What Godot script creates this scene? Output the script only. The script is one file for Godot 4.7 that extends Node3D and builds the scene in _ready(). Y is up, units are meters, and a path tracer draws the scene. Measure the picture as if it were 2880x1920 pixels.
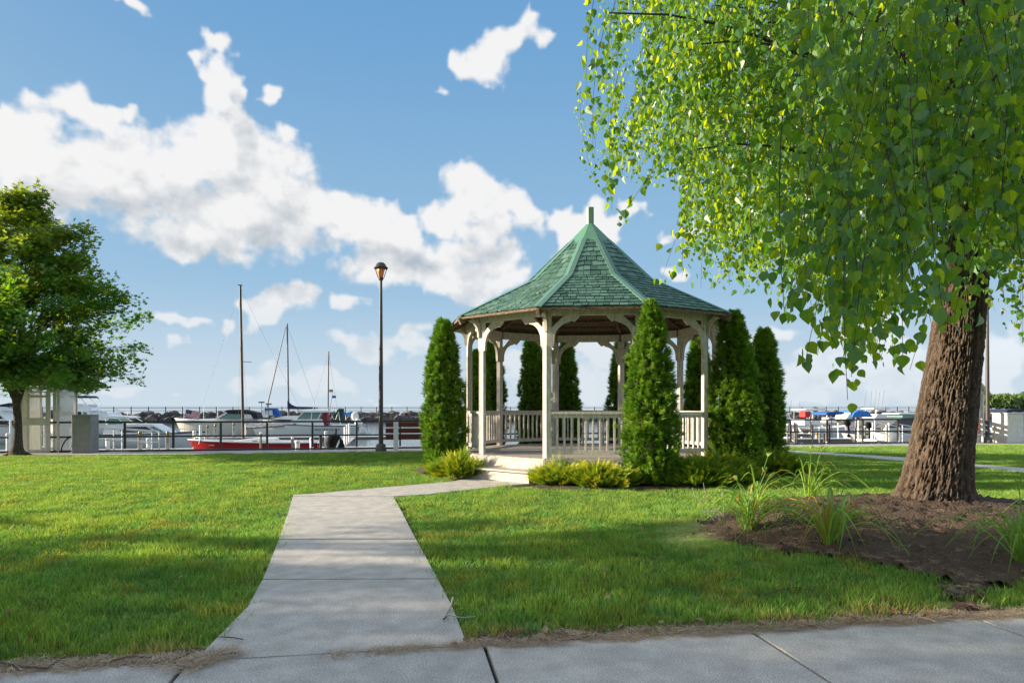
extends Node3D

# A lakeside park: a ten-sided gazebo on a lawn, a marina behind a promenade railing, a big birch-like tree at the right.
# x runs right, y up, z towards the photographer; the eye stands 1.5 m above the lawn. "Depth" below means -z.

var rng := RandomNumberGenerator.new()
var counts := {}
var M := {}
const PARK := Transform3D(Basis(Vector3(0.98418, 0, -0.17715), Vector3.UP, Vector3(0.17715, 0, 0.98418)), Vector3(0, 0, -25.2))   # the promenade's own frame: x along the railing, -z out over the water
const WATER := -0.95


# ---------------------------------------------------------------- mesh building
class MB:
	var v := PackedVector3Array()
	var n := PackedVector3Array()
	var c := PackedColorArray()
	var u := PackedVector2Array()
	var ix := PackedInt32Array()
	var col := Color.WHITE

	func tri(a: Vector3, b: Vector3, d: Vector3) -> void:   # seen from outside, a b d run counter-clockwise
		var nn := (b - a).cross(d - a).normalized()
		var k := v.size()
		v.append(a); v.append(b); v.append(d)
		for i in 3:
			n.append(nn); c.append(col); u.append(Vector2.ZERO)
		ix.append(k); ix.append(k + 2); ix.append(k + 1)

	func quad(a: Vector3, b: Vector3, d: Vector3, e: Vector3) -> void:
		var nn := (d - a).cross(e - b).normalized()
		var k := v.size()
		v.append(a); v.append(b); v.append(d); v.append(e)
		for i in 4:
			n.append(nn); c.append(col)
		u.append(Vector2(0, 1)); u.append(Vector2(1, 1)); u.append(Vector2(1, 0)); u.append(Vector2(0, 0))
		for i in [0, 2, 1, 0, 3, 2]:
			ix.append(k + i)

	func out_quad(a: Vector3, b: Vector3, d: Vector3, e: Vector3, inner: Vector3) -> void:
		if (d - a).cross(e - b).dot((a + d) * 0.5 - inner) >= 0.0:
			quad(a, b, d, e)
		else:
			quad(a, e, d, b)

	func out_tri(a: Vector3, b: Vector3, d: Vector3, inner: Vector3) -> void:
		if (b - a).cross(d - a).dot(a - inner) >= 0.0:
			tri(a, b, d)
		else:
			tri(a, d, b)

	func box(t: Transform3D, s: Vector3, ch := 0.0) -> void:   # centred on t, edges chamfered by ch
		var h := s * 0.5
		var o := t.origin
		if ch <= 0.0:
			for ax in 3:
				for sg in [-1.0, 1.0]:
					var p := Vector3.ZERO; p[ax] = h[ax] * sg
					var q := Vector3.ZERO; q[(ax + 1) % 3] = h[(ax + 1) % 3]
					var r := Vector3.ZERO; r[(ax + 2) % 3] = h[(ax + 2) % 3]
					out_quad(t * (p - q - r), t * (p + q - r), t * (p + q + r), t * (p - q + r), o)
			return
		for ax in 3:
			var a1 := (ax + 1) % 3
			var a2 := (ax + 2) % 3
			for sg in [-1.0, 1.0]:
				var p := Vector3.ZERO; p[ax] = h[ax] * sg
				var q := Vector3.ZERO; q[a1] = h[a1] - ch
				var r := Vector3.ZERO; r[a2] = h[a2] - ch
				out_quad(t * (p - q - r), t * (p + q - r), t * (p + q + r), t * (p - q + r), o)
			for s1 in [-1.0, 1.0]:      # the edges along axis ax
				for s2 in [-1.0, 1.0]:
					var e := Vector3.ZERO; e[ax] = h[ax] - ch
					var f := Vector3.ZERO; f[a1] = h[a1] * s1; f[a2] = (h[a2] - ch) * s2
					var g := Vector3.ZERO; g[a1] = (h[a1] - ch) * s1; g[a2] = h[a2] * s2
					out_quad(t * (f - e), t * (f + e), t * (g + e), t * (g - e), o)
		for sx in [-1.0, 1.0]:
			for sy in [-1.0, 1.0]:
				for sz in [-1.0, 1.0]:
					out_tri(t * Vector3(h.x * sx, (h.y - ch) * sy, (h.z - ch) * sz), t * Vector3((h.x - ch) * sx, h.y * sy, (h.z - ch) * sz), t * Vector3((h.x - ch) * sx, (h.y - ch) * sy, h.z * sz), o)

	func bar(a: Vector3, b: Vector3, w: float, d: float, up := Vector3.UP) -> void:   # a box from a to b, w across, d along up
		var x := (b - a).normalized()
		var z := x.cross(up).normalized()
		if z.length() < 0.5:
			z = x.cross(Vector3.RIGHT).normalized()
		box(Transform3D(Basis(x, z.cross(x), z), (a + b) * 0.5), Vector3(a.distance_to(b), d, w))

	func grid(rows: Array, closed := false, flip := false) -> void:   # rows of points; smooth
		var nr := rows.size()
		var nc: int = rows[0].size()
		var k := v.size()
		var nn := PackedVector3Array()
		nn.resize(nr * nc)
		var qs := nc if closed else nc - 1
		for i in nr - 1:
			for j in qs:
				var j2 := (j + 1) % nc
				var a: Vector3 = rows[i][j]
				var b: Vector3 = rows[i + 1][j]
				var d: Vector3 = rows[i + 1][j2]
				var e: Vector3 = rows[i][j2]
				var f := (d - a).cross(e - b)
				if flip:
					f = -f
				nn[i * nc + j] += f; nn[(i + 1) * nc + j] += f; nn[(i + 1) * nc + j2] += f; nn[i * nc + j2] += f
				var o := [i * nc + j, (i + 1) * nc + j, (i + 1) * nc + j2, i * nc + j2]
				if flip:
					ix.append(k + o[0]); ix.append(k + o[1]); ix.append(k + o[2]); ix.append(k + o[0]); ix.append(k + o[2]); ix.append(k + o[3])
				else:
					ix.append(k + o[0]); ix.append(k + o[2]); ix.append(k + o[1]); ix.append(k + o[0]); ix.append(k + o[3]); ix.append(k + o[2])
		for i in nr:
			for j in nc:
				v.append(rows[i][j]); n.append(nn[i * nc + j].normalized()); c.append(col); u.append(Vector2(float(j) / (nc - 1), float(i) / (nr - 1)))

	func tube(pts: Array, rad: Array, sides := 8, caps := true) -> void:
		var rows := []
		var up := Vector3.UP
		var last := Vector3.ZERO
		for i in pts.size():
			var t: Vector3 = (pts[mini(i + 1, pts.size() - 1)] - pts[maxi(i - 1, 0)]).normalized()
			var x := last
			if i == 0:
				x = t.cross(up)
				if x.length() < 0.1:
					x = t.cross(Vector3.RIGHT)
			x = (x - t * x.dot(t)).normalized()
			last = x
			var y := t.cross(x)
			var row := PackedVector3Array()
			var r: float = rad[mini(i, rad.size() - 1)]
			for s in sides:
				var a := TAU * s / sides
				row.append(pts[i] + (x * cos(a) + y * sin(a)) * r)
			rows.append(row)
		grid(rows, true)
		if caps:
			for e in [0, rows.size() - 1]:
				var mid: Vector3 = pts[e]
				var inner: Vector3 = pts[1] if e == 0 else pts[e - 1]
				for s in sides:
					out_tri(mid, rows[e][s], rows[e][(s + 1) % sides], inner)

	func lathe(o: Vector3, prof: Array, sides := 16) -> void:   # profile of Vector2(radius, height), bottom to top
		var rows := []
		for p in prof:
			var row := PackedVector3Array()
			for s in sides:
				var a := TAU * s / sides
				row.append(o + Vector3(cos(a) * p.x, p.y, -sin(a) * p.x))
			rows.append(row)
		grid(rows, true, true)

	func prism(poly: PackedVector2Array, t: Transform3D, z0: float, z1: float, top_scale := 1.0) -> void:   # outline in t's xy, from z0 to z1
		var p := poly
		if Geometry2D.is_polygon_clockwise(p):
			p = p.duplicate(); p.reverse()
		# counter-clockwise as seen from +z (y up)
		var area := 0.0
		for i in p.size():
			area += p[i].cross(p[(i + 1) % p.size()])
		if area < 0.0:
			p = p.duplicate(); p.reverse()
		var tr := Geometry2D.triangulate_polygon(p)
		for i in range(0, tr.size(), 3):
			var a := p[tr[i]]; var b := p[tr[i + 1]]; var d := p[tr[i + 2]]
			if (b - a).cross(d - a) < 0.0:
				var w := b; b = d; d = w
			tri(t * Vector3(a.x, a.y, z1), t * Vector3(b.x, b.y, z1), t * Vector3(d.x, d.y, z1))
			tri(t * Vector3(a.x, a.y, z0), t * Vector3(d.x, d.y, z0), t * Vector3(b.x, b.y, z0))
		for i in p.size():
			var a := p[i]; var b := p[(i + 1) % p.size()]
			quad(t * Vector3(a.x, a.y, z0), t * Vector3(b.x, b.y, z0), t * Vector3(b.x, b.y, z1), t * Vector3(a.x, a.y, z1))

	func mesh() -> ArrayMesh:
		var a := []
		a.resize(Mesh.ARRAY_MAX)
		a[Mesh.ARRAY_VERTEX] = v; a[Mesh.ARRAY_NORMAL] = n; a[Mesh.ARRAY_COLOR] = c; a[Mesh.ARRAY_TEX_UV] = u; a[Mesh.ARRAY_INDEX] = ix
		var m := ArrayMesh.new()
		m.add_surface_from_arrays(Mesh.PRIMITIVE_TRIANGLES, a)
		return m


func numbered(called: String) -> String:
	var k: int = counts.get(called, 0)
	counts[called] = k + 1
	return called if k == 0 else "%s_%03d" % [called, k]


func tag(o: Node3D, label := "", category := "", group := "", kind := "") -> Node3D:
	if label: o.set_meta("label", label)
	if category: o.set_meta("category", category)
	if group: o.set_meta("group", group)
	if kind: o.set_meta("kind", kind)
	return o


func thing(called: String, at: Vector3, turn: float, label: String, category: String, group := "") -> Node3D:
	var o := Node3D.new()
	o.name = numbered(called)
	add_child(o)
	o.position = at
	o.rotation.y = turn
	return tag(o, label, category, group)


func part(called: String, m: Mesh, material: Material, parent: Node3D, t := Transform3D.IDENTITY) -> MeshInstance3D:
	var o := MeshInstance3D.new()
	o.mesh = m
	o.material_override = material
	o.transform = t
	if parent == self:
		o.name = numbered(called)
		add_child(o)
	else:
		o.name = called
		parent.add_child(o, true)
	return o


func many(called: String, m: Mesh, material: Material, parent: Node3D, places: Array, tints := []) -> MultiMeshInstance3D:
	var mm := MultiMesh.new()
	mm.transform_format = MultiMesh.TRANSFORM_3D
	mm.use_colors = tints.size() > 0
	mm.mesh = m
	mm.instance_count = places.size()
	for i in places.size():
		mm.set_instance_transform(i, places[i])
		if tints.size() > 0:
			mm.set_instance_color(i, tints[i])
	var o := MultiMeshInstance3D.new()
	o.multimesh = mm
	o.material_override = material
	o.set_meta("kind", "stuff")
	if parent == self:
		o.name = numbered(called)
		add_child(o)
	else:
		o.name = called
		parent.add_child(o, true)
	return o


func clone(root: Node3D, called: String, at: Vector3, turn: float, label: String, group := "", size := Vector3.ONE) -> Node3D:
	var o: Node3D = root.duplicate()
	o.name = numbered(called)
	add_child(o)
	o.position = at
	o.rotation = Vector3(0, turn, 0)
	o.scale = size
	o.set_meta("label", label)
	if group: o.set_meta("group", group)
	return o


func seen(px: float, py: float, depth: float) -> Vector3:   # where a point measured in the 2880-wide photograph lies at that depth
	return Vector3((px - 1440.0) / 1920.0 * depth, 1.5 - (py - 1144.0) / 1920.0 * depth, -depth)


func ground_at(px: float, py: float) -> Vector3:
	return seen(px, py, 2880.0 / (py - 1144.0))


func at(o: Vector3, b := Basis.IDENTITY) -> Transform3D:
	return Transform3D(b, o)


func rot_y(a: float) -> Basis:
	return Basis(Vector3.UP, a)


# ---------------------------------------------------------------- materials
func noise(freq: float, octaves: int, sd: int, kind := FastNoiseLite.TYPE_SIMPLEX_SMOOTH) -> FastNoiseLite:
	var f := FastNoiseLite.new()
	f.noise_type = kind
	f.frequency = freq
	f.fractal_octaves = octaves
	f.seed = sd
	return f


func grey_tex(key: String, freq: float, octaves: int, lo: float, hi: float) -> NoiseTexture2D:
	if M.has(key):
		return M[key]
	var t := NoiseTexture2D.new()
	t.width = 512; t.height = 512
	t.seamless = true
	t.noise = noise(freq, octaves, 7 + M.size())
	var g := Gradient.new()
	g.set_color(0, Color(lo, lo, lo)); g.set_color(1, Color(hi, hi, hi))
	g.set_offset(0, 0.2); g.set_offset(1, 0.8)
	t.color_ramp = g
	M[key] = t
	return t


func mottled(size: int, dark: Color, light: Color, layers: Array) -> ImageTexture:   # linear colours; layers of [frequency, octaves, weight, seed]
	var total := PackedFloat32Array()
	total.resize(size * size)
	for l in layers:
		var im: Image = noise(l[0], l[1], l[3]).get_seamless_image(size, size)
		im.convert(Image.FORMAT_L8)
		var d := im.get_data()
		var w: float = l[2] / 255.0
		for i in total.size():
			total[i] += d[i] * w
	var lut := []
	var a := dark.linear_to_srgb()
	var b := light.linear_to_srgb()
	for k in 256:
		var q := a.lerp(b, k / 255.0)
		lut.append(Color8(int(q.r * 255), int(q.g * 255), int(q.b * 255)).to_abgr32())
	var px := PackedInt32Array()
	px.resize(total.size())
	for i in total.size():
		px[i] = lut[clampi(int((total[i] - 0.25) * 510.0), 0, 255)]
	var bytes := px.to_byte_array()
	return ImageTexture.create_from_image(Image.create_from_data(size, size, false, Image.FORMAT_RGBA8, bytes))


func mat(lin: Color, rough := 0.7, tex: Texture2D = null, scale := Vector3.ONE, bump: Texture2D = null, depth := 0.2) -> StandardMaterial3D:
	var m := StandardMaterial3D.new()
	m.albedo_color = lin.linear_to_srgb()
	m.roughness = rough
	if tex or bump:
		m.uv1_triplanar = true
		m.uv1_world_triplanar = true
		m.uv1_scale = scale
	if tex:
		m.albedo_texture = tex
	if bump:
		m.heightmap_enabled = true
		m.heightmap_texture = bump
		m.heightmap_scale = depth
	return m


func leaf_mat(lin: Color, back: Color, rough := 0.45, tinted := false) -> StandardMaterial3D:
	var m := StandardMaterial3D.new()
	m.albedo_color = lin.linear_to_srgb()
	m.roughness = rough
	m.backlight_enabled = true
	m.backlight = back.linear_to_srgb()
	m.vertex_color_use_as_albedo = tinted
	return m


func glass_mat(tint: Color, alpha: float) -> StandardMaterial3D:
	var m := StandardMaterial3D.new()
	m.transparency = BaseMaterial3D.TRANSPARENCY_ALPHA
	m.albedo_color = Color(tint.r, tint.g, tint.b, alpha)
	m.roughness = 0.05
	return m


# ---------------------------------------------------------------- the sky
# cumulus measured as [azimuth, elevation, half width, half height] in degrees, straight ahead being 0
const CLOUDS := [[-36.9,17.9,1.4,1.6],[-35.4,17.4,2.7,2.4],[-33.2,21.0,2.4,1.6],[-34.7,20.4,1.4,1.1],[-30.8,20.5,1.6,1.4],[-29.6,21.3,0.8,0.8],[-34.0,15.8,5.3,3.1],[-29.2,18.0,4.2,2.9],[-27.8,15.3,6.3,3.6],[-24.8,18.7,4.2,3.1],[-21.4,17.0,5.4,3.9],[-18.5,17.0,4.1,3.2],[-20.2,13.9,5.5,2.4],[-16.2,15.5,4.0,2.6],[-13.5,16.2,2.1,1.6],[-12.3,15.1,2.3,1.3],[-24.2,12.8,4.6,1.4],[-35.4,14.4,2.9,2.2],[-23.6,25.7,1.2,0.9],[-22.4,25.5,0.9,1.0],[-22.9,23.5,1.7,1.3],[-23.5,22.2,1.7,1.4],[-21.4,23.1,0.9,1.0],[-22.4,20.9,1.9,1.8],[-25.0,24.7,0.7,0.5],[-18.7,23.3,1.1,0.8],[-18.6,20.6,0.6,1.0],[-10.7,12.2,3.9,2.1],[-7.8,11.4,4.3,2.1],[-3.5,12.4,4.0,1.7],[-1.5,11.0,3.1,1.8],[-4.6,10.1,4.4,1.3],[-11.7,13.3,2.1,1.4],[-9.3,13.8,1.8,1.4],[-3.1,18.1,2.9,2.0],[-4.2,16.3,3.8,1.7],[-0.9,16.5,2.3,2.0],[1.2,15.5,1.8,1.4],[-6.2,15.4,2.1,1.4],[-2.8,14.4,4.0,1.3],[4.5,14.9,1.7,1.4],[7.4,14.9,2.2,1.4],[10.3,15.6,1.4,0.7],[-1.7,27.9,2.6,1.7],[0.1,28.4,2.6,1.4],[-2.8,26.5,2.2,1.3],[1.2,29.8,0.8,1.1],[2.8,28.4,0.9,1.1],[-4.6,26.5,0.9,0.9],[-5.7,24.3,0.9,0.5],[-29.2,27.4,1.3,0.5],[-18.5,8.4,3.0,1.6],[-16.9,9.2,1.6,1.4],[-13.8,8.1,1.7,1.3],[-19.5,7.3,2.1,1.0],[-20.5,8.0,1.4,1.2],[-26.3,6.5,2.1,0.6],[-23.0,6.3,0.8,0.5],[-11.7,5.1,3.5,1.0],[-8.9,6.0,2.0,0.9],[-7.8,4.5,2.9,1.0],[-16.9,2.1,4.0,0.9],[-18.5,2.9,2.0,0.9],[-25.4,1.3,0.8,0.3],[-10.7,0.8,2.1,0.5],[-22.1,1.0,1.9,0.3],[0.1,3.1,2.9,1.3],[7.4,4.3,2.5,1.5],[6.0,1.8,4.3,1.3],[2.7,1.3,3.3,0.9],[13.8,14.4,1.4,0.5],[13.1,11.2,1.7,0.7],[24.2,2.3,4.3,1.5],[29.1,3.6,3.1,2.2],[18.5,4.6,2.6,1.0],[35.9,3.1,1.7,1.8],[21.1,5.9,1.9,0.8],[26.6,4.7,2.6,1.6],[31.8,1.7,3.2,1.6],[35.1,1.6,2.2,1.5],[22.3,1.2,3.8,0.9],[-21.4,2.5,2.2,0.9],[-14.9,1.2,2.7,0.6],[-4.2,1.6,3.3,0.8],[-29.2,1.7,1.7,0.6],[-25.7,4.4,1.2,0.6],[11.0,4.1,2.5,1.1]]
var sky_big := FastNoiseLite.new()
var sky_fine := FastNoiseLite.new()


func blob_field(az: float, el: float) -> float:
	var best := 0.0
	for b in CLOUDS:
		var dx: float = (az - b[0]) / b[2]
		if absf(dx) > 1.5:
			continue
		var dy: float = (el - b[1]) / b[3]
		var q := 1.0 - (dx * dx + dy * dy)
		if q > -1.0:
			best = maxf(best, q + 1.0)
	return best - 1.0


func general_field(d: Vector3) -> float:   # the sky carried on outside the view, cloud cover thickened for fill light
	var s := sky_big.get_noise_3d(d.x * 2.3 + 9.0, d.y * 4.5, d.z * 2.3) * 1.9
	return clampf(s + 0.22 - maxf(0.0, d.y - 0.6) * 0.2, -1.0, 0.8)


func sky_color(d: Vector3, az: float, el: float, f: float, f_lit: float, sun: Vector3) -> Color:
	var t := clampf(el / 34.0, 0.0, 1.0)
	var c := Color(0.53, 0.63, 0.71).lerp(Color(0.29, 0.475, 0.655), smoothstep(0.0, 0.34, t)).lerp(Color(0.135, 0.318, 0.565), smoothstep(0.15, 1.0, t))
	c = c.lerp(Color(0.07, 0.22, 0.50), clampf((el - 34.0) / 56.0, 0.0, 1.0))
	var nz := sky_fine.get_noise_3d(d.x * 12.0, d.y * 15.0, d.z * 12.0)
	var wisp := sky_fine.get_noise_3d(d.x * 34.0 + 5.0, d.y * 34.0, d.z * 34.0)
	var dens := minf(f * 1.15, 1.0) + nz * 0.66
	var a := smoothstep(-0.16, 0.74, dens + wisp * 0.48)
	if a > 0.0:
		var e := d + Vector3(-0.026, 0.030, 0.0)
		var nl := sky_fine.get_noise_3d(e.x * 12.0, e.y * 15.0, e.z * 12.0)
		var shade := clampf(0.92 - 0.36 * smoothstep(0.35, 1.25, dens) + (nz - nl) * 0.95 + wisp * 0.12 + (f - f_lit) * 0.50, 0.0, 1.0)
		var body := Color(0.41, 0.46, 0.51).lerp(Color(0.785, 0.785, 0.79), shade)
		body *= 1.0 + 0.5 * smoothstep(0.1, 1.0, -d.dot(sun)) + 0.25 * smoothstep(35.0, 60.0, el)   # clouds opposite the sun and overhead made brighter, added as fill light
		var low := smoothstep(12.0, 0.0, el)
		body = body.lerp(Color(0.66, 0.71, 0.76), low * 0.75)
		c = c.lerp(body, a * (1.0 - 0.38 * low))
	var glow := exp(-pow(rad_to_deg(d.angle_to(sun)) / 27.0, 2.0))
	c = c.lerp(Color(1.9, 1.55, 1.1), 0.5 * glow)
	return c


func make_sky(sun: Vector3, level: float) -> PanoramaSkyMaterial:
	sky_big = noise(1.0, 3, 21)
	sky_fine = noise(1.0, 6, 5)
	sky_fine.fractal_gain = 0.58
	var W := 4096
	var Hh := 2048
	# everywhere, coarsely
	var w := 768
	var h := 384
	var im := Image.create(w, h, false, Image.FORMAT_RGBF)
	for y in h:
		var el := 90.0 - (y + 0.5) / h * 180.0
		for x in w:
			var az := wrapf((x + 0.5) / w * 360.0, -180.0, 180.0)
			if el < -1.0:
				im.set_pixel(x, y, Color(0.20 * level, 0.25 * level, 0.29 * level))
				continue
			var d := Vector3(sin(deg_to_rad(az)) * cos(deg_to_rad(el)), sin(deg_to_rad(el)), -cos(deg_to_rad(az)) * cos(deg_to_rad(el)))
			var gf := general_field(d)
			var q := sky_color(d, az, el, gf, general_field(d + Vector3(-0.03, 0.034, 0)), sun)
			im.set_pixel(x, y, Color(q.r * level, q.g * level, q.b * level))
	im.resize(W, Hh, Image.INTERPOLATE_CUBIC)
	# the part towards the lake, finely; from the measured clouds to the general sky over 8 degrees
	var span := 50.0
	var cols := int(span * 2.0 / 360.0 * W)
	var top := int((90.0 - 44.0) / 180.0 * Hh)
	var bottom := int((90.0 + 0.6) / 180.0 * Hh)
	var step := 5
	var gw := cols / step + 3
	var gh := (bottom - top) / step + 3
	var field := PackedFloat32Array()
	field.resize(gw * gh)
	for j in gh:
		for i in gw:
			var az := -span + i * step * 360.0 / W
			var el := 90.0 - (top + j * step) * 180.0 / Hh
			var dw := Vector3(az * 0.16, el * 0.16, 3.0)
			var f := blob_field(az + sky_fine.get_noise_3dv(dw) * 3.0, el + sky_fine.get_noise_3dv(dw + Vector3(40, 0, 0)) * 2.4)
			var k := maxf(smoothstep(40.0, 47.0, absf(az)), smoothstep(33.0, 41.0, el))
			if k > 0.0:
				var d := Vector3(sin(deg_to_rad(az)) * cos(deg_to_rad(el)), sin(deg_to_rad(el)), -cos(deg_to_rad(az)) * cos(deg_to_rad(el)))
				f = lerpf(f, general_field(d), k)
			field[j * gw + i] = f
	for y in range(top, bottom):
		var el := 90.0 - (y + 0.5) * 180.0 / Hh
		var ce := cos(deg_to_rad(el))
		var se := sin(deg_to_rad(el))
		for i in cols:
			var az := -span + i * 360.0 / W
			var fx := float(i) / step
			var fy := float(y - top) / step
			var ka := maxf(smoothstep(47.0, 50.0, absf(az)), smoothstep(41.0, 44.0, el))
			var ii := int(fx); var jj := int(fy)
			fx -= ii; fy -= jj
			var o := jj * gw + ii
			var f := lerpf(lerpf(field[o], field[o + 1], fx), lerpf(field[o + gw], field[o + gw + 1], fx), fy)
			# the field a little up and to the left, where the light comes from
			var o2 := maxi(jj - 8, 0) * gw + maxi(ii - 5, 0)
			var d := Vector3(sin(deg_to_rad(az)) * ce, se, -cos(deg_to_rad(az)) * ce)
			var q := sky_color(d, az, el, f, lerpf(lerpf(field[o2], field[o2 + 1], fx), lerpf(field[o2 + gw], field[o2 + gw + 1], fx), fy), sun)
			q = Color(q.r * level, q.g * level, q.b * level)
			var X := posmod(int(round(az / 360.0 * W)), W)
			if ka > 0.0:
				q = q.lerp(im.get_pixel(X, y), ka)
			im.set_pixel(X, y, q)
	var m := PanoramaSkyMaterial.new()
	m.panorama = ImageTexture.create_from_image(im)
	return m


# ---------------------------------------------------------------- the place
func _ready() -> void:
	rng.seed = 4711
	var cam := Camera3D.new()
	cam.name = "camera"
	cam.projection = Camera3D.PROJECTION_FRUSTUM
	cam.near = 0.1
	cam.far = 12000.0
	cam.size = 0.1        # height of the frame at the near plane: a 24 mm lens
	cam.frustum_offset = Vector2(0, 0.1 * 184.0 / 1920.0)   # the lens is shifted up, so that uprights stay upright
	cam.position = Vector3(0, 1.5, 0)
	add_child(cam)
	cam.current = true
	var sun_dir := Vector3(-0.97, 0.232, -0.025).normalized()
	var env := Environment.new()
	env.background_mode = Environment.BG_SKY
	env.sky = Sky.new()
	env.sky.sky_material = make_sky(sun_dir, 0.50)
	env.tonemap_mode = Environment.TONE_MAPPER_LINEAR
	env.tonemap_exposure = 2.3
	env.sdfgi_enabled = true
	env.ssao_enabled = true
	env.ssil_enabled = true
	var we := WorldEnvironment.new()
	we.name = "air"
	we.environment = env
	add_child(we)
	var sun := DirectionalLight3D.new()
	sun.name = "sun"
	sun.light_energy = 1.5
	sun.light_color = Color(1.0, 0.93, 0.81)
	sun.light_angular_distance = 0.5
	sun.shadow_enabled = true
	add_child(sun)
	sun.look_at_from_position(Vector3.ZERO, -sun_dir)
	make_materials()
	ground()
	pavements()
	gazebo()
	promenade()
	harbour()
	moored_boats()
	plants()


func make_materials() -> void:
	var wood := mottled(512, Color(0.58, 0.545, 0.50), Color(1.0, 0.99, 0.98), [[0.012, 4, 0.6, 3], [0.12, 2, 0.4, 4]])
	M.white_wood = mat(Color(0.72, 0.70, 0.68), 0.6, wood, Vector3(3.0, 0.6, 3.0), grey_tex("g_fine", 0.06, 3, 0.0, 1.0), 0.08)
	M.deck = mat(Color(0.58, 0.53, 0.50), 0.65, wood, Vector3(0.8, 2, 2), grey_tex("g_fine", 0.06, 3, 0.0, 1.0), 0.1)
	M.step_paint = mat(Color(0.63, 0.585, 0.55), 0.6, wood, Vector3(0.8, 2, 2), grey_tex("g_fine", 0.06, 3, 0.0, 1.0), 0.1)
	M.old_wood = mat(Color(0.29, 0.20, 0.145), 0.85, grey_tex("g_mid", 0.02, 4, 0.5, 1.0), Vector3(2, 2, 2))
	var paint := mottled(512, Color(0.42, 0.45, 0.42), Color(1, 1, 1), [[0.03, 4, 0.6, 13], [0.15, 2, 0.4, 14]])
	M.shingle = []
	for k in 5:
		var g := Color(0.090, 0.235, 0.175).lerp(Color(0.150, 0.290, 0.245), k / 4.0)
		M.shingle.append(mat(g * (0.66 + 0.12 * k), 0.55, paint, Vector3(4, 4, 4), grey_tex("g_fine", 0.06, 3, 0.0, 1.0), 0.15))
	M.green_trim = mat(Color(0.165, 0.345, 0.265), 0.45, paint, Vector3(2, 2, 2))
	M.green_cap = mat(Color(0.15, 0.38, 0.25), 0.4, paint, Vector3(1.5, 1.5, 1.5))
	var conc := mottled(1024, Color(0.30, 0.28, 0.26), Color(0.80, 0.75, 0.695), [[0.006, 4, 0.20, 31], [0.10, 2, 0.40, 32], [0.28, 1, 0.36, 33]])
	M.concrete = []
	for k in 4:
		M.concrete.append(mat(Color(0.93 + 0.03 * k, 0.93 + 0.028 * k, 0.93 + 0.026 * k), 0.9, conc, Vector3(0.6, 0.6, 0.6), grey_tex("g_fine", 0.06, 3, 0.0, 1.0), 0.12))
	M.joint = mat(Color(0.05, 0.045, 0.035), 1.0)
	var soil := mottled(1024, Color(0.026, 0.016, 0.011), Color(0.19, 0.120, 0.082), [[0.01, 4, 0.25, 41], [0.08, 3, 0.4, 42], [0.25, 1, 0.35, 43]])
	M.soil = mat(Color(1, 1, 1), 1.0, soil, Vector3(0.6, 0.6, 0.6), grey_tex("g_soil", 0.08, 4, 0.0, 1.0), 0.9)
	var turf := mottled(512, Color(0.14, 0.20, 0.04), Color(0.30, 0.38, 0.085), [[0.02, 4, 0.5, 51], [0.2, 2, 0.5, 52]])
	M.turf = mat(Color(1, 1, 1), 1.0, turf, Vector3(0.8, 0.8, 0.8))


const SOIL_BED := [Vector2(1.95, 7.4), Vector2(2.5, 6.75), Vector2(2.9, 6.5), Vector2(3.4, 6.15), Vector2(3.55, 5.8), Vector2(3.25, 5.05), Vector2(3.12, 4.84), Vector2(3.5, 4.9), Vector2(3.75, 5.4), Vector2(4.2, 5.62), Vector2(5.5, 5.7), Vector2(7.5, 6.5), Vector2(8.0, 8.5), Vector2(7.0, 10.0), Vector2(5.0, 10.4), Vector2(3.4, 9.7), Vector2(2.3, 8.4)]   # x and depth
const WALK_A := Vector2(-6.0, 3.30)      # the front pavement's grass edge, x and depth
const WALK_B := Vector2(2.97, 4.77)
const PATH_L := [Vector2(-1.86, 3.9), Vector2(-1.89, 4.36), Vector2(-1.93, 4.9), Vector2(-2.15, 5.87), Vector2(-2.52, 7.29), Vector2(-3.08, 9.35), Vector2(-3.72, 11.6)]
const PATH_R := [Vector2(-0.28, 4.3), Vector2(-0.32, 4.51), Vector2(-0.42, 4.99), Vector2(-0.71, 6.19), Vector2(-1.18, 8.09), Vector2(-1.58, 9.76), Vector2(-1.95, 11.25)]
const SPUR := [Vector2(-3.72, 11.6), Vector2(-3.33, 11.85), Vector2(-1.19, 13.71), Vector2(-0.9, 14.4), Vector2(0.5, 13.4), Vector2(-0.135, 12.97), Vector2(-1.44, 11.7), Vector2(-1.95, 11.25)]
const SIDE_PATH := [Vector2(8.4, 24.6), Vector2(9.8, 23.4), Vector2(11.8, 20.4), Vector2(12.25, 18.0), Vector2(12.7, 16.9), Vector2(13.3, 14.5), Vector2(13.6, 10.0), Vector2(12.6, 10.0), Vector2(12.3, 14.2), Vector2(11.7, 15.65), Vector2(11.45, 16.8), Vector2(10.9, 18.9), Vector2(9.9, 21.3), Vector2(8.9, 23.0)]


func mound(x: float, depth: float) -> float:
	var q := pow((x - 5.2) / 2.6, 2.0) + pow((depth - 8.3) / 1.9, 2.0)
	return 0.34 * exp(-q) + 0.10 * exp(-pow((x - 3.2) / 0.7, 2.0) - pow((depth - 7.6) / 0.7, 2.0))


var lumps := FastNoiseLite.new()


func soil_wobble(p: Vector2) -> Vector2:   # the bed's ragged edge
	return Vector2(lumps.get_noise_2d(p.x * 3.0, p.y * 3.0), lumps.get_noise_2d(p.x * 3.0 + 50.0, p.y * 3.0)) * 0.25


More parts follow.
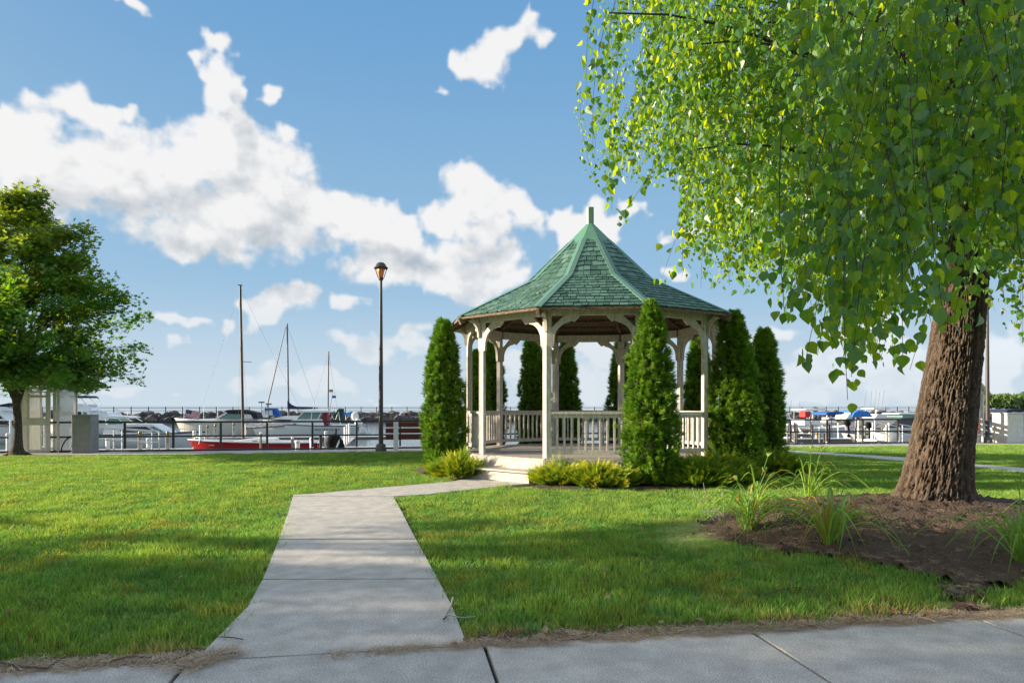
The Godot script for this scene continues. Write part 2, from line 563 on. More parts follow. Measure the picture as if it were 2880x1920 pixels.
func ground() -> void:
	lumps = noise(1.3, 4, 8)
	# one sheet of turf from behind the photographer to the sea wall, in the promenade's frame
	var xs := []
	var zs := []
	var x := -220.0
	while x < 240.0:
		xs.append(x)
		x += 0.35 if x > -2.0 and x < 12.0 else (2.0 if absf(x) < 40.0 else 20.0)
	var z := 0.0
	while z < 90.0:
		zs.append(z)
		z += 0.35 if z > 12.0 and z < 22.5 else 2.0
	var rows := []
	for zz in zs:
		var row := PackedVector3Array()
		for xx in xs:
			var p := PARK * Vector3(xx, 0, zz)
			p.y = mound(p.x, -p.z) - 0.035
			row.append(p)
		rows.append(row)
	var b := MB.new()
	b.grid(rows)
	tag(part("ground", b.mesh(), M.turf, self), "", "", "", "structure")
	# the soil bed under the big tree
	var poly := PackedVector2Array(SOIL_BED)
	rows = []
	b = MB.new()
	var st := 0.07
	var grid_h := {}
	var nx := 92
	var ny := 86
	var idx := {}
	for j in ny:
		for i in nx:
			var p := Vector2(1.7 + i * st, 4.7 + j * st)
			var wob := soil_wobble(p)
			if Geometry2D.is_point_in_polygon(p + wob, poly):
				var edge := 1.0
				for k in poly.size():
					edge = minf(edge, Geometry2D.get_closest_point_to_segment(p + wob, poly[k], poly[(k + 1) % poly.size()]).distance_to(p + wob) * 4.0)
				var hh := mound(p.x, p.y) - 0.006 - 0.07 * (1.0 - smoothstep(0.0, 0.45, edge)) + edge * (0.035 + absf(lumps.get_noise_2d(p.x * 4.0, p.y * 4.0)) * 0.09 + lumps.get_noise_2d(p.x * 14.0, p.y * 14.0) * 0.03)
				idx[Vector2i(i, j)] = b.v.size()
				b.v.append(Vector3(p.x, hh, -p.y)); b.n.append(Vector3.ZERO); b.c.append(Color.WHITE); b.u.append(p)
	for k in idx:
		if idx.has(k + Vector2i(1, 0)) and idx.has(k + Vector2i(0, 1)) and idx.has(k + Vector2i(1, 1)):
			var a: int = idx[k]; var c: int = idx[k + Vector2i(1, 0)]; var d: int = idx[k + Vector2i(1, 1)]; var e: int = idx[k + Vector2i(0, 1)]
			var f: Vector3 = (b.v[c] - b.v[a]).cross(b.v[e] - b.v[a])
			for q in [a, c, d, e]:
				b.n[q] += f
			for q in [a, d, c, a, e, d]:
				b.ix.append(q)
	for i in b.n.size():
		b.n[i] = b.n[i].normalized() if b.n[i].length() > 0 else Vector3.UP
	tag(part("soil_bed", b.mesh(), M.soil, self), "", "", "", "structure")


func slab(poly: Array, top: float, thick: float, ch := 0.006) -> ArrayMesh:   # a slab with softened upper edges; corners as x, depth
	var b := MB.new()
	var p := PackedVector2Array(poly)
	var q: Array = Geometry2D.offset_polygon(p, -ch)
	var flat := Transform3D(Basis(Vector3.RIGHT, Vector3(0, 0, -1), Vector3.UP), Vector3.ZERO)
	b.prism(p, flat, top - thick, top - ch)
	if q.size() == 1 and q[0].size() == p.size():
		# match corners by nearness
		var inner: PackedVector2Array = q[0]
		var m := Vector2.ZERO
		for w in p: m += w
		m /= p.size()
		var o := Vector3(m.x, top - 0.5, -m.y)
		var near := []
		for w in p:
			var best := 0
			for k in inner.size():
				if inner[k].distance_to(w) < inner[best].distance_to(w): best = k
			near.append(inner[best])
		for i in p.size():
			var j := (i + 1) % p.size()
			b.out_quad(Vector3(p[i].x, top - ch, -p[i].y), Vector3(p[j].x, top - ch, -p[j].y), Vector3(near[j].x, top, -near[j].y), Vector3(near[i].x, top, -near[i].y), o)
		var tr := Geometry2D.triangulate_polygon(inner)
		for i in range(0, tr.size(), 3):
			b.out_tri(Vector3(inner[tr[i]].x, top, -inner[tr[i]].y), Vector3(inner[tr[i + 1]].x, top, -inner[tr[i + 1]].y), Vector3(inner[tr[i + 2]].x, top, -inner[tr[i + 2]].y), o)
	return b.mesh()


func strip_point(line: Array, depth: float) -> Vector2:
	for i in line.size() - 1:
		if depth <= line[i + 1].y or i == line.size() - 2:
			return line[i].lerp(line[i + 1], (depth - line[i].y) / (line[i + 1].y - line[i].y))
	return line[0]


func pavements() -> void:
	# the front pavement: slabs laid side by side along the bottom of the view
	var walk := tag(Node3D.new(), "", "", "", "structure")
	walk.name = "pavement"
	add_child(walk)
	var e := (WALK_B - WALK_A).normalized()
	var n := Vector2(e.y, -e.x)     # towards the photographer
	var cuts := [-13.0, -9.4, -7.7, -6.0, -4.3, -2.61, -0.86, 0.92, 2.62, 4.3, 6.0, 7.7, 9.4, 13.0]
	var origin := Vector2(-0.172, 4.27) - e * -0.86
	origin = Vector2(-0.172, 4.27) + e * 0.86
	for i in cuts.size() - 1:
		var a: float = cuts[i] + 0.012
		var b: float = cuts[i + 1] - 0.012
		var far: float = 0.0
		if i == 9:
			far = 0.06
		elif i > 9:
			far = 0.35 + 0.3 * (i - 9)
		part("slab", slab([origin + e * a + n * (-far * 0.0), origin + e * b - e * 0.0 + n * far, origin + e * b + n * (1.9 + far * 0.0), origin + e * a + n * 1.9], 0.012, 0.12), M.concrete[(i * 7 + 1) % 4], walk)
	part("joint_bed", slab([origin + e * -14.0 + n * 0.03, origin + e * 5.0 + n * 0.03, origin + e * 5.0 + n * 1.88, origin + e * -14.0 + n * 1.88], -0.03, 0.1), M.joint, walk)
	# the path to the gazebo
	var path := tag(Node3D.new(), "", "", "", "structure")
	path.name = "path"
	add_child(path)
	var ds := [4.30, 5.93, 7.71, 9.38, 11.42]
	for i in ds.size() - 1:
		var tilt := 0.16
		var l0 := strip_point(PATH_L, ds[i] - 0.02 + 0.018); var r0 := strip_point(PATH_R, ds[i] + tilt * (0.0 if i else 0.9) + 0.018)
		var l1 := strip_point(PATH_L, ds[i + 1] - 0.02 - 0.016); var r1 := strip_point(PATH_R, ds[i + 1] - 0.012)
		if i == 0:
			l0 = Vector2(-1.87, 4.02); r0 = Vector2(-0.28, 4.275)
		var lm := strip_point(PATH_L, (ds[i] + ds[i + 1]) * 0.5); var rm := strip_point(PATH_R, (ds[i] + ds[i + 1]) * 0.5)
		part("slab", slab([l0, r0, rm, r1, l1, lm], 0.014, 0.12), M.concrete[(i * 3 + 2) % 4], path)
	var bed := PackedVector2Array()
	for p in PATH_L: bed.append(p + Vector2(0.05, 0.05))
	var rr := PATH_R.duplicate(); rr.reverse()
	for p in rr: bed.append(p + Vector2(-0.05, 0.0))
	part("joint_bed", slab(Array(bed), -0.03, 0.1), M.joint, path)
	var l2 := strip_point(PATH_L, 11.42)
	part("slab", slab([l2 + Vector2(0, -0.0), Vector2(-1.96, 11.44)] + [SPUR[6], SPUR[5], SPUR[4], SPUR[3], SPUR[2], SPUR[1], SPUR[0]], 0.014, 0.12), M.concrete[3], path)
	var side := tag(Node3D.new(), "", "", "", "structure")
	side.name = "side_path"
	add_child(side)
	part("slab", slab(SIDE_PATH, 0.0, 0.12), M.concrete[1], side)


# ---------------------------------------------------------------- the gazebo
const GZ := Vector3(1.88, 0, -16.40)
const GZ_TURN := -0.0936
const GR := 3.0


func corner(k: int, r: float, y: float) -> Vector3:
	var a := deg_to_rad(-90.0 + 36.0 * k)
	return Vector3(sin(a) * r, y, cos(a) * r)


func facet(k: int, r: float, y: float) -> Transform3D:   # at the middle of side k: x along it, z outwards
	var a := deg_to_rad(-72.0 + 36.0 * k)
	return Transform3D(Basis(Vector3(cos(a), 0, -sin(a)), Vector3.UP, Vector3(sin(a), 0, cos(a))), Vector3(sin(a), 0, cos(a)) * r * cos(PI / 10) + Vector3(0, y, 0))


func bracket_outline(s: float) -> PackedVector2Array:   # a curved brace that leaves the corner open
	var p := PackedVector2Array([Vector2(-0.01, -0.25), Vector2(0.25, 0), Vector2(0.56, 0), Vector2(0.56, -0.025), Vector2(0.455, -0.13)])
	for i in 5:      # a small notch, then the long hollow curve
		var a := lerpf(0.5, PI - 0.2, i / 4.0)
		p.append(Vector2(0.40 + cos(a) * 0.05, -0.14 + sin(a) * 0.035))
	for i in 9:
		var a := i / 8.0
		p.append(Vector2(lerpf(0.335, 0.055, 1.0 - pow(1.0 - a, 2.0)), lerpf(-0.135, -0.50, pow(a, 1.5))))
	p.append(Vector2(0.05, -0.60)); p.append(Vector2(-0.01, -0.62))
	for i in p.size():
		p[i] *= s
	return p


func gazebo() -> void:
	var g := thing("gazebo", GZ, GZ_TURN, "white wooden ten-sided gazebo with green shingled roof on the lawn", "gazebo")
	var DK := 0.47
	var flat := Transform3D(Basis(Vector3.RIGHT, Vector3(0, 0, -1), Vector3.UP), Vector3.ZERO)
	# deck
	var deck_out := PackedVector2Array()
	for k in 10:
		var q := corner(k, GR + 0.13, 0)
		deck_out.append(Vector2(q.x, -q.z))
	var b := MB.new()
	b.prism(deck_out, flat, DK - 0.16, DK - 0.034)
	var deck := part("deck", b.mesh(), M.old_wood, g)
	var z := -3.2
	while z < 3.2:
		var strip := PackedVector2Array([Vector2(-4, z + 0.004), Vector2(4, z + 0.004), Vector2(4, z + 0.138), Vector2(-4, z + 0.138)])
		for piece in Geometry2D.intersect_polygons(strip, deck_out):
			b = MB.new()
			b.prism(piece, flat, DK - 0.032, DK + rng.randf_range(-0.002, 0.002))
			part("floor_board", b.mesh(), M.deck, deck)
		z += 0.142
	for k in 10:
		b = MB.new()
		b.box(facet(k, GR + 0.145, DK - 0.15), Vector3(1.94, 0.26, 0.03), 0.006)
		part("fascia_board", b.mesh(), M.step_paint, deck)
		b = MB.new()
		b.box(facet(k, GR + 0.06, 0.1), Vector3(1.88, 0.26, 0.03), 0.004)
		part("skirt_board", b.mesh(), M.white_wood, deck)
	# the step before the open side
	var f := facet(1, GR + 0.36, 0.0)
	b = MB.new()
	b.box(f * at(Vector3(0, 0.105, -0.03)), Vector3(1.80, 0.21, 0.40), 0.006)
	var step := part("step", b.mesh(), M.step_paint, g)
	b = MB.new()
	b.box(f * at(Vector3(0, 0.225, 0.0)), Vector3(1.90, 0.036, 0.50), 0.008)
	part("tread", b.mesh(), M.step_paint, step)
	# posts, each two boards that meet at the corner
	var top := 3.32
	for k in 10:
		var v0 := corner(k, GR, 0)
		var t1 := (corner(k + 1, GR, 0) - v0).normalized()
		var t0 := (corner(k - 1, GR, 0) - v0).normalized()
		var rad := v0.normalized()
		var n1 := facet(k, GR, 0).basis.z
		var n0 := facet(k - 1, GR, 0).basis.z
		var outline := PackedVector2Array()
		for q in [v0 + t1 * 0.10, v0, v0 + t0 * 0.10, v0 + t0 * 0.09 - n0 * 0.09, v0 - rad * 0.14, v0 + t1 * 0.09 - n1 * 0.09]:
			outline.append(Vector2(q.x, -q.z))
		b = MB.new()
		b.prism(outline, flat, DK, top)
		b.bar(v0 + rad * 0.004 + Vector3(0, DK, 0), v0 + rad * 0.004 + Vector3(0, top - 0.6, 0), 0.012, 0.012, rad)
		var post := part("post", b.mesh(), M.white_wood, g)
		# brackets along both sides and one outwards under the eave
		var bb := MB.new()
		var p0 := v0 - rad * 0.03 + Vector3(0, top + 0.002, 0)
		bb.prism(bracket_outline(1.0), Transform3D(Basis(t1, Vector3.UP, t1.cross(Vector3.UP)), p0 + t1 * 0.09), -0.028, 0.028)
		part("bracket", bb.mesh(), M.white_wood, post)
		bb = MB.new()
		bb.prism(bracket_outline(1.0), Transform3D(Basis(t0, Vector3.UP, t0.cross(Vector3.UP)), p0 + t0 * 0.09), -0.028, 0.028)
		part("bracket", bb.mesh(), M.white_wood, post)
		bb = MB.new()
		bb.prism(bracket_outline(0.72), Transform3D(Basis(rad, Vector3.UP, rad.cross(Vector3.UP)), v0 + rad * 0.012 + Vector3(0, top + 0.12, 0)), -0.03, 0.03)
		part("eave_bracket", bb.mesh(), M.white_wood, post)
	# beams
	for k in 10:
		b = MB.new()
		b.box(facet(k, GR - 0.01, top + 0.098), Vector3(1.80, 0.19, 0.07), 0.006)
		b.box(facet(k, GR - 0.12, top + 0.10), Vector3(1.70, 0.17, 0.05), 0.004)
		part("beam", b.mesh(), M.white_wood, g)
	# railings on nine sides
	for k in 10:
		if k == 1:
			continue
		var fk := facet(k, GR - 0.05, DK)
		var half := 1.84 * 0.5 - 0.10
		b = MB.new()
		b.box(fk * at(Vector3(0, 0.905, 0)), Vector3(half * 2, 0.045, 0.11), 0.006)
		var rail := part("railing", b.mesh(), M.white_wood, g)
		b = MB.new()
		b.box(fk * at(Vector3(0, 0.845, 0)), Vector3(half * 2, 0.07, 0.036), 0.004)
		part("upper_rail", b.mesh(), M.white_wood, rail)
		b = MB.new()
		b.box(fk * at(Vector3(0, 0.125, 0)), Vector3(half * 2, 0.085, 0.042), 0.004)
		part("lower_rail", b.mesh(), M.white_wood, rail)
		b = MB.new()
		b.box(at(Vector3.ZERO), Vector3(0.042, 0.652, 0.034), 0.004)
		var bm := b.mesh()
		for i in 11:
			part("baluster", bm, M.white_wood, rail, fk * at(Vector3(lerpf(-half, half, (i + 0.75) / 11.5), 0.492, 0)))
	roof(g)


func roof(g: Node3D) -> void:
	var ring := [[3.46, 3.44], [1.64, 4.36], [0.54, 5.41]]
	var ca := cos(PI / 10)
	# boards under the shingles
	var b := MB.new()
	for k in 10:
		for s in 2:
			var r0: float = ring[s][0]; var h0: float = ring[s][1]; var r1: float = ring[s + 1][0]; var h1: float = ring[s + 1][1]
			b.quad(corner(k, r0, h0 - 0.03), corner(k + 1, r0, h0 - 0.03), corner(k + 1, r1, h1 - 0.03), corner(k, r1, h1 - 0.03))
			b.quad(corner(k, r0 - 0.02, h0 - 0.06), corner(k, r1, h1 - 0.06), corner(k + 1, r1, h1 - 0.06), corner(k + 1, r0 - 0.02, h0 - 0.06))
	var rf := part("roof", b.mesh(), M.old_wood, g)
	# rafters below: one at each hip, with its end showing under the eave, and purlins round the ring
	for k in 10:
		b = MB.new()
		b.bar(corner(k, 3.50, 3.32), corner(k, 1.64, 4.24), 0.07, 0.13)
		b.bar(corner(k, 1.64, 4.24), corner(k, 0.4, 5.42), 0.07, 0.13)
		part("rafter", b.mesh(), M.old_wood, rf)
	for r in [[2.75, 3.70], [2.45, 3.85], [2.1, 4.03], [1.7, 4.24]]:
		b = MB.new()
		for k in 10:
			b.bar(corner(k, r[0], r[1] - 0.02), corner(k + 1, r[0], r[1] - 0.02), 0.05, 0.045)
		part("purlin", b.mesh(), M.old_wood, rf)
	for k in 10:
		b = MB.new()
		b.box(facet(k, 3.47, 3.40), Vector3(2.12, 0.05, 0.022))
		part("eave_board", b.mesh(), M.old_wood, rf)
	# shingles: the two sides that face the view one by one, the rest of each side joined
	var tapers := []
	for q in 6:
		b = MB.new()
		var w := 0.5
		var cut := rng.randf_range(-0.05, 0.05)
		var inner := Vector3(0, 0, 0)
		var lift := rng.randf_range(0.0, 0.010)
		var P := [Vector3(-w, -0.0 + cut, 0.020), Vector3(w, -0.0 - cut, 0.020 + lift), Vector3(w, 1.0, 0.0), Vector3(-w, 1.0, 0.0)]
		b.out_quad(P[0], P[1], P[2], P[3], Vector3(0, 0.5, -1))
		var D := Vector3(0, 0, -0.024)
		b.out_quad(P[0], P[1], P[1] + D, P[0] + D, Vector3(0, 0.5, 0))
		b.out_quad(P[1], P[2], P[2] + D * 0.3, P[1] + D, Vector3(0, 0.5, 0))
		b.out_quad(P[3], P[0], P[0] + D, P[3] + D * 0.3, Vector3(0, 0.5, 0))
		tapers.append(b.mesh())
	for k in 10:
		var places := []
		for s in 2:
			var r0: float = ring[s][0] * ca; var h0: float = ring[s][1]; var r1: float = ring[s + 1][0] * ca; var h1: float = ring[s + 1][1]
			var fr := facet(k, 0, 0)
			var foot := Vector3(0, h0, 0) + fr.basis.z * r0
			var head := Vector3(0, h1, 0) + fr.basis.z * r1
			var up := (head - foot).normalized()
			var out := fr.basis.x.cross(up)
			var run := foot.distance_to(head)
			var courses := 11 if s == 0 else 8
			var expo := run / courses
			for i in courses:
				var t := i * expo
				var rr := lerpf(r0, r1, t / run)
				var half := rr * tan(PI / 10)
				var x := -half - rng.randf_range(0.0, 0.1)
				var ex0 := expo * rng.randf_range(-0.02, 0.02)
				while x < half - 0.03:
					var w := rng.randf_range(0.11, 0.2) if s == 0 else rng.randf_range(0.13, 0.26)
					var x1 := minf(x + w, half)
					var x0 := maxf(x, -half)
					if x1 - x0 > 0.03:
						var slip := rng.randf_range(-0.010, 0.006) + ex0
						if rng.randf() < 0.05:
							slip -= rng.randf_range(0.0, 0.03)
						var bs := Basis(fr.basis.x * (x1 - x0 - 0.010), up * expo * 1.25, out)
						bs = Basis(out, rng.randf_range(-0.015, 0.015)) * bs
						places.append(Transform3D(bs, foot + up * (t + slip) + fr.basis.x * (x0 + x1) * 0.5 + out * rng.randf_range(0.004, 0.009)))
					x = x1 + 0.0
					if x1 >= half: break
		if k == 1 or k == 2:
			for p in places:
				part("shingle", tapers[rng.randi() % 6], M.shingle[rng.randi() % 5], rf, p)
		else:
			for m in 5:
				var some := []
				for i in places.size():
					if (i * 7 + i / 5 + k) % 5 == m:
						some.append(places[i])
				many("shingles", tapers[(m + k) % 6], M.shingle[m], rf, some)
	# hip boards, cap and finial
	for k in 10:
		b = MB.new()
		for s in 2:
			var p := corner(k, ring[s][0] + (0.05 if s == 0 else 0.0), ring[s][1] + (-0.022 if s == 0 else 0.0) + 0.03)
			var q := corner(k, ring[s + 1][0], ring[s + 1][1] + 0.03)
			for side in [-1, 1]:
				var tang: Vector3 = (corner(k + side, 1, 0) - corner(k, 1, 0)).normalized()
				var nn: Vector3 = facet(k if side > 0 else k - 1, 1, 0).basis.z
				var slope := (q - p).normalized()
				var up2: Vector3 = (tang - slope * tang.dot(slope)).normalized()
				var no: Vector3 = slope.cross(up2) * (-1.0 if slope.cross(up2).y < 0 else 1.0)
				b.box(Transform3D(Basis(slope, no, slope.cross(no)), (p + q) * 0.5 + up2 * 0.045), Vector3(p.distance_to(q), 0.022, 0.088))
		part("hip_board", b.mesh(), M.green_trim, rf)
	b = MB.new()
	for k in 10:
		b.tri(corner(k, 0.60, 5.38), corner(k + 1, 0.60, 5.38), Vector3(0, 5.98, 0))
		b.quad(corner(k, 0.60, 5.38), corner(k, 0.585, 5.33), corner(k + 1, 0.585, 5.33), corner(k + 1, 0.60, 5.38))
	part("roof_cap", b.mesh(), M.green_cap, g)
	b = MB.new()
	b.prism(PackedVector2Array([Vector2(-0.085, -0.045), Vector2(-0.045, -0.085), Vector2(0.045, -0.085), Vector2(0.085, -0.045), Vector2(0.085, 0.045), Vector2(0.045, 0.085), Vector2(-0.045, 0.085), Vector2(-0.085, 0.045)]), Transform3D(Basis(Vector3.RIGHT, Vector3(0, 0, -1), Vector3.UP), Vector3.ZERO), 5.8, 6.28)
	part("finial_post", b.mesh(), M.green_trim, g)


# ---------------------------------------------------------------- promenade and what stands on it
func fence_x(px: float) -> float:
	var t := (px - 1440.0) / 1920.0
	return t * 25.2 / (1.0 - 0.18 * t) / 0.98418


func park(x: float, y: float, z: float) -> Vector3:
	return PARK * Vector3(x, y, z)


func metals() -> void:
	M.iron = mat(Color(0.028, 0.023, 0.021), 0.45)
	M.pole = mat(Color(0.055, 0.048, 0.045), 0.5)
	M.steel = mat(Color(0.55, 0.55, 0.55), 0.35)
	M.steel.metallic = 0.6
	M.white_paint = mat(Color(0.78, 0.78, 0.77), 0.45)
	M.cabinet = mat(Color(0.27, 0.272, 0.275), 0.5, grey_tex("g_soft", 0.008, 4, 0.93, 1.0), Vector3(0.7, 0.7, 0.7))
	M.pale_cabinet = mat(Color(0.66, 0.64, 0.61), 0.5, grey_tex("g_soft", 0.008, 4, 0.93, 1.0), Vector3(0.7, 0.7, 0.7))
	M.bench_wood = mat(Color(0.16, 0.035, 0.028), 0.55, grey_tex("g_soft", 0.008, 4, 0.93, 1.0), Vector3(1, 8, 1))
	M.bench_leg = mat(Color(0.74, 0.74, 0.74), 0.6)
	M.amber = mat(Color(0.55, 0.30, 0.06), 0.25)
	M.amber.backlight_enabled = true
	M.amber.backlight = Color(0.9, 0.6, 0.2)
	M.cream = mat(Color(0.84, 0.80, 0.71), 0.5)      # weathered clear sheeting
	M.cream.transparency = BaseMaterial3D.TRANSPARENCY_ALPHA
	M.cream.albedo_color.a = 0.62
	M.pane = glass_mat(Color(0.9, 0.95, 0.95), 0.12)
	M.black = mat(Color(0.010, 0.010, 0.011), 0.6)
	M.black.metallic_specular = 0.25
	M.yellow = mat(Color(0.6, 0.42, 0.03), 0.5)
	M.wall = mat(Color(0.85, 0.83, 0.8), 0.9, M.concrete[0].albedo_texture, Vector3(0.4, 0.4, 0.4))


func railing_run(x0: float, x1: float, posts: Array, label: String) -> void:
	var r := thing("railing", PARK.origin, 0.178, label, "railing", "promenade railings")
	var b := MB.new()
	b.box(at(Vector3((x0 + x1) * 0.5, 0.985, -0.12)), Vector3(x1 - x0, 0.062, 0.062), 0.006)
	part("top_rail", b.mesh(), M.iron, r)
	b = MB.new()
	b.box(at(Vector3((x0 + x1) * 0.5, 0.50, -0.12)), Vector3(x1 - x0, 0.055, 0.055), 0.006)
	part("middle_rail", b.mesh(), M.iron, r)
	b = MB.new()
	b.box(at(Vector3((x0 + x1) * 0.5, 0.028, -0.12)), Vector3(x1 - x0, 0.056, 0.10), 0.006)
	part("base_rail", b.mesh(), M.iron, r)
	b = MB.new()
	b.box(at(Vector3.ZERO), Vector3(0.068, 0.86, 0.068), 0.006)
	var pm := b.mesh()
	for x in posts:
		part("post", pm, M.iron, r, at(Vector3(x, 0.52, -0.12)))


func bench(where: Vector3, turn: float, label: String) -> void:
	var t := thing("bench", where, turn, label, "bench")
	for i in 3:
		var b := MB.new()
		b.box(at(Vector3(0, 0.50 + i * 0.205, 0.02 + i * 0.03), Basis(Vector3.RIGHT, 0.15)), Vector3(1.72, 0.155, 0.04), 0.006)
		part("back_slat", b.mesh(), M.bench_wood, t)
	for i in 4:
		var b := MB.new()
		b.box(at(Vector3(0, 0.43, -0.10 - i * 0.125)), Vector3(1.72, 0.04, 0.11), 0.006)
		part("seat_slat", b.mesh(), M.bench_wood, t)
	for x in [-0.52, 0.52]:
		var b := MB.new()
		b.bar(Vector3(x, 0.0, 0.16), Vector3(x, 1.0, 0.12), 0.16, 0.06, Vector3.BACK)
		b.box(at(Vector3(x, 0.365, -0.22)), Vector3(0.12, 0.07, 0.66), 0.006)
		b.bar(Vector3(x, 0.0, -0.42), Vector3(x, 0.36, -0.40), 0.12, 0.08, Vector3.BACK)
		part("leg", b.mesh(), M.bench_leg, t)


func lamp(where: Vector3, high: float, label: String) -> void:
	var t := thing("street_lamp", where, 0.0, label, "street lamp", "lamp posts along the promenade")
	var b := MB.new()
	b.lathe(Vector3.ZERO, [Vector2(0.0, 0.0), Vector2(0.19, 0.0), Vector2(0.19, 0.09), Vector2(0.16, 0.14), Vector2(0.17, 0.20), Vector2(0.12, 0.25), Vector2(0.0, 0.25)], 14)
	part("base", b.mesh(), mat(Color(0.3, 0.29, 0.28), 0.8, grey_tex("g_rough", 0.05, 3, 0.2, 1.0), Vector3(4, 4, 4)), t)
	b = MB.new()
	b.lathe(Vector3.ZERO, [Vector2(0.082, 0.2), Vector2(0.07, high * 0.5), Vector2(0.046, high), Vector2(0.0, high)], 16)
	part("pole", b.mesh(), M.pole, t)
	var lantern := MB.new()
	var y := high
	lantern.lathe(Vector3.ZERO, [Vector2(0.06, y - 0.06), Vector2(0.09, y), Vector2(0.09, y + 0.05), Vector2(0.0, y + 0.05)], 12)
	for k in 4:
		var a := TAU * (k + 0.5) / 4 + 0.3
		var d := Vector3(cos(a), 0, sin(a))
		lantern.bar(d * 0.10 + Vector3(0, y + 0.04, 0), d * 0.21 + Vector3(0, y + 0.36, 0), 0.022, 0.022)
	var lan := part("lantern", lantern.mesh(), M.pole, t)
	b = MB.new()
	b.lathe(Vector3.ZERO, [Vector2(0.0, y + 0.05), Vector2(0.07, y + 0.05), Vector2(0.145, y + 0.35), Vector2(0.0, y + 0.35)], 4)
	part("amber_glass", b.mesh(), M.amber, lan, at(Vector3.ZERO, rot_y(-0.3 - PI / 4)))
	b = MB.new()
	b.lathe(Vector3.ZERO, [Vector2(0.0, y + 0.35), Vector2(0.235, y + 0.35), Vector2(0.24, y + 0.385), Vector2(0.18, y + 0.43), Vector2(0.155, y + 0.50), Vector2(0.09, y + 0.55), Vector2(0.0, y + 0.56)], 16)
	part("lantern_roof", b.mesh(), M.pole, lan)


func cabinet(where: Vector3, turn: float, w: float, d: float, h: float, m: Material, lid: bool, label: String) -> void:
	var t := thing("utility_cabinet", where, turn, label, "cabinet", "electrical cabinets on the promenade")
	var b := MB.new()
	b.box(at(Vector3(0, h * 0.5, 0)), Vector3(w, h, d), 0.012)
	part("case", b.mesh(), m, t)
	b = MB.new()
	b.box(at(Vector3(0, h * 0.5 - 0.02, d * 0.5 + 0.004)), Vector3(w - 0.05, h - 0.10, 0.012), 0.004)
	part("door", b.mesh(), m, t)
	b = MB.new()
	b.box(at(Vector3(-w * 0.5 + 0.09, h - 0.15, d * 0.5 + 0.0125)), Vector3(0.045, 0.07, 0.003))
	part("warning_sticker", b.mesh(), M.yellow, t)
	b = MB.new()
	b.box(at(Vector3(0, h + (0.015 if not lid else 0.02), 0)), Vector3(w + (0.01 if not lid else 0.07), 0.03, d + (0.01 if not lid else 0.07)), 0.008)
	part("lid", b.mesh(), m, t)


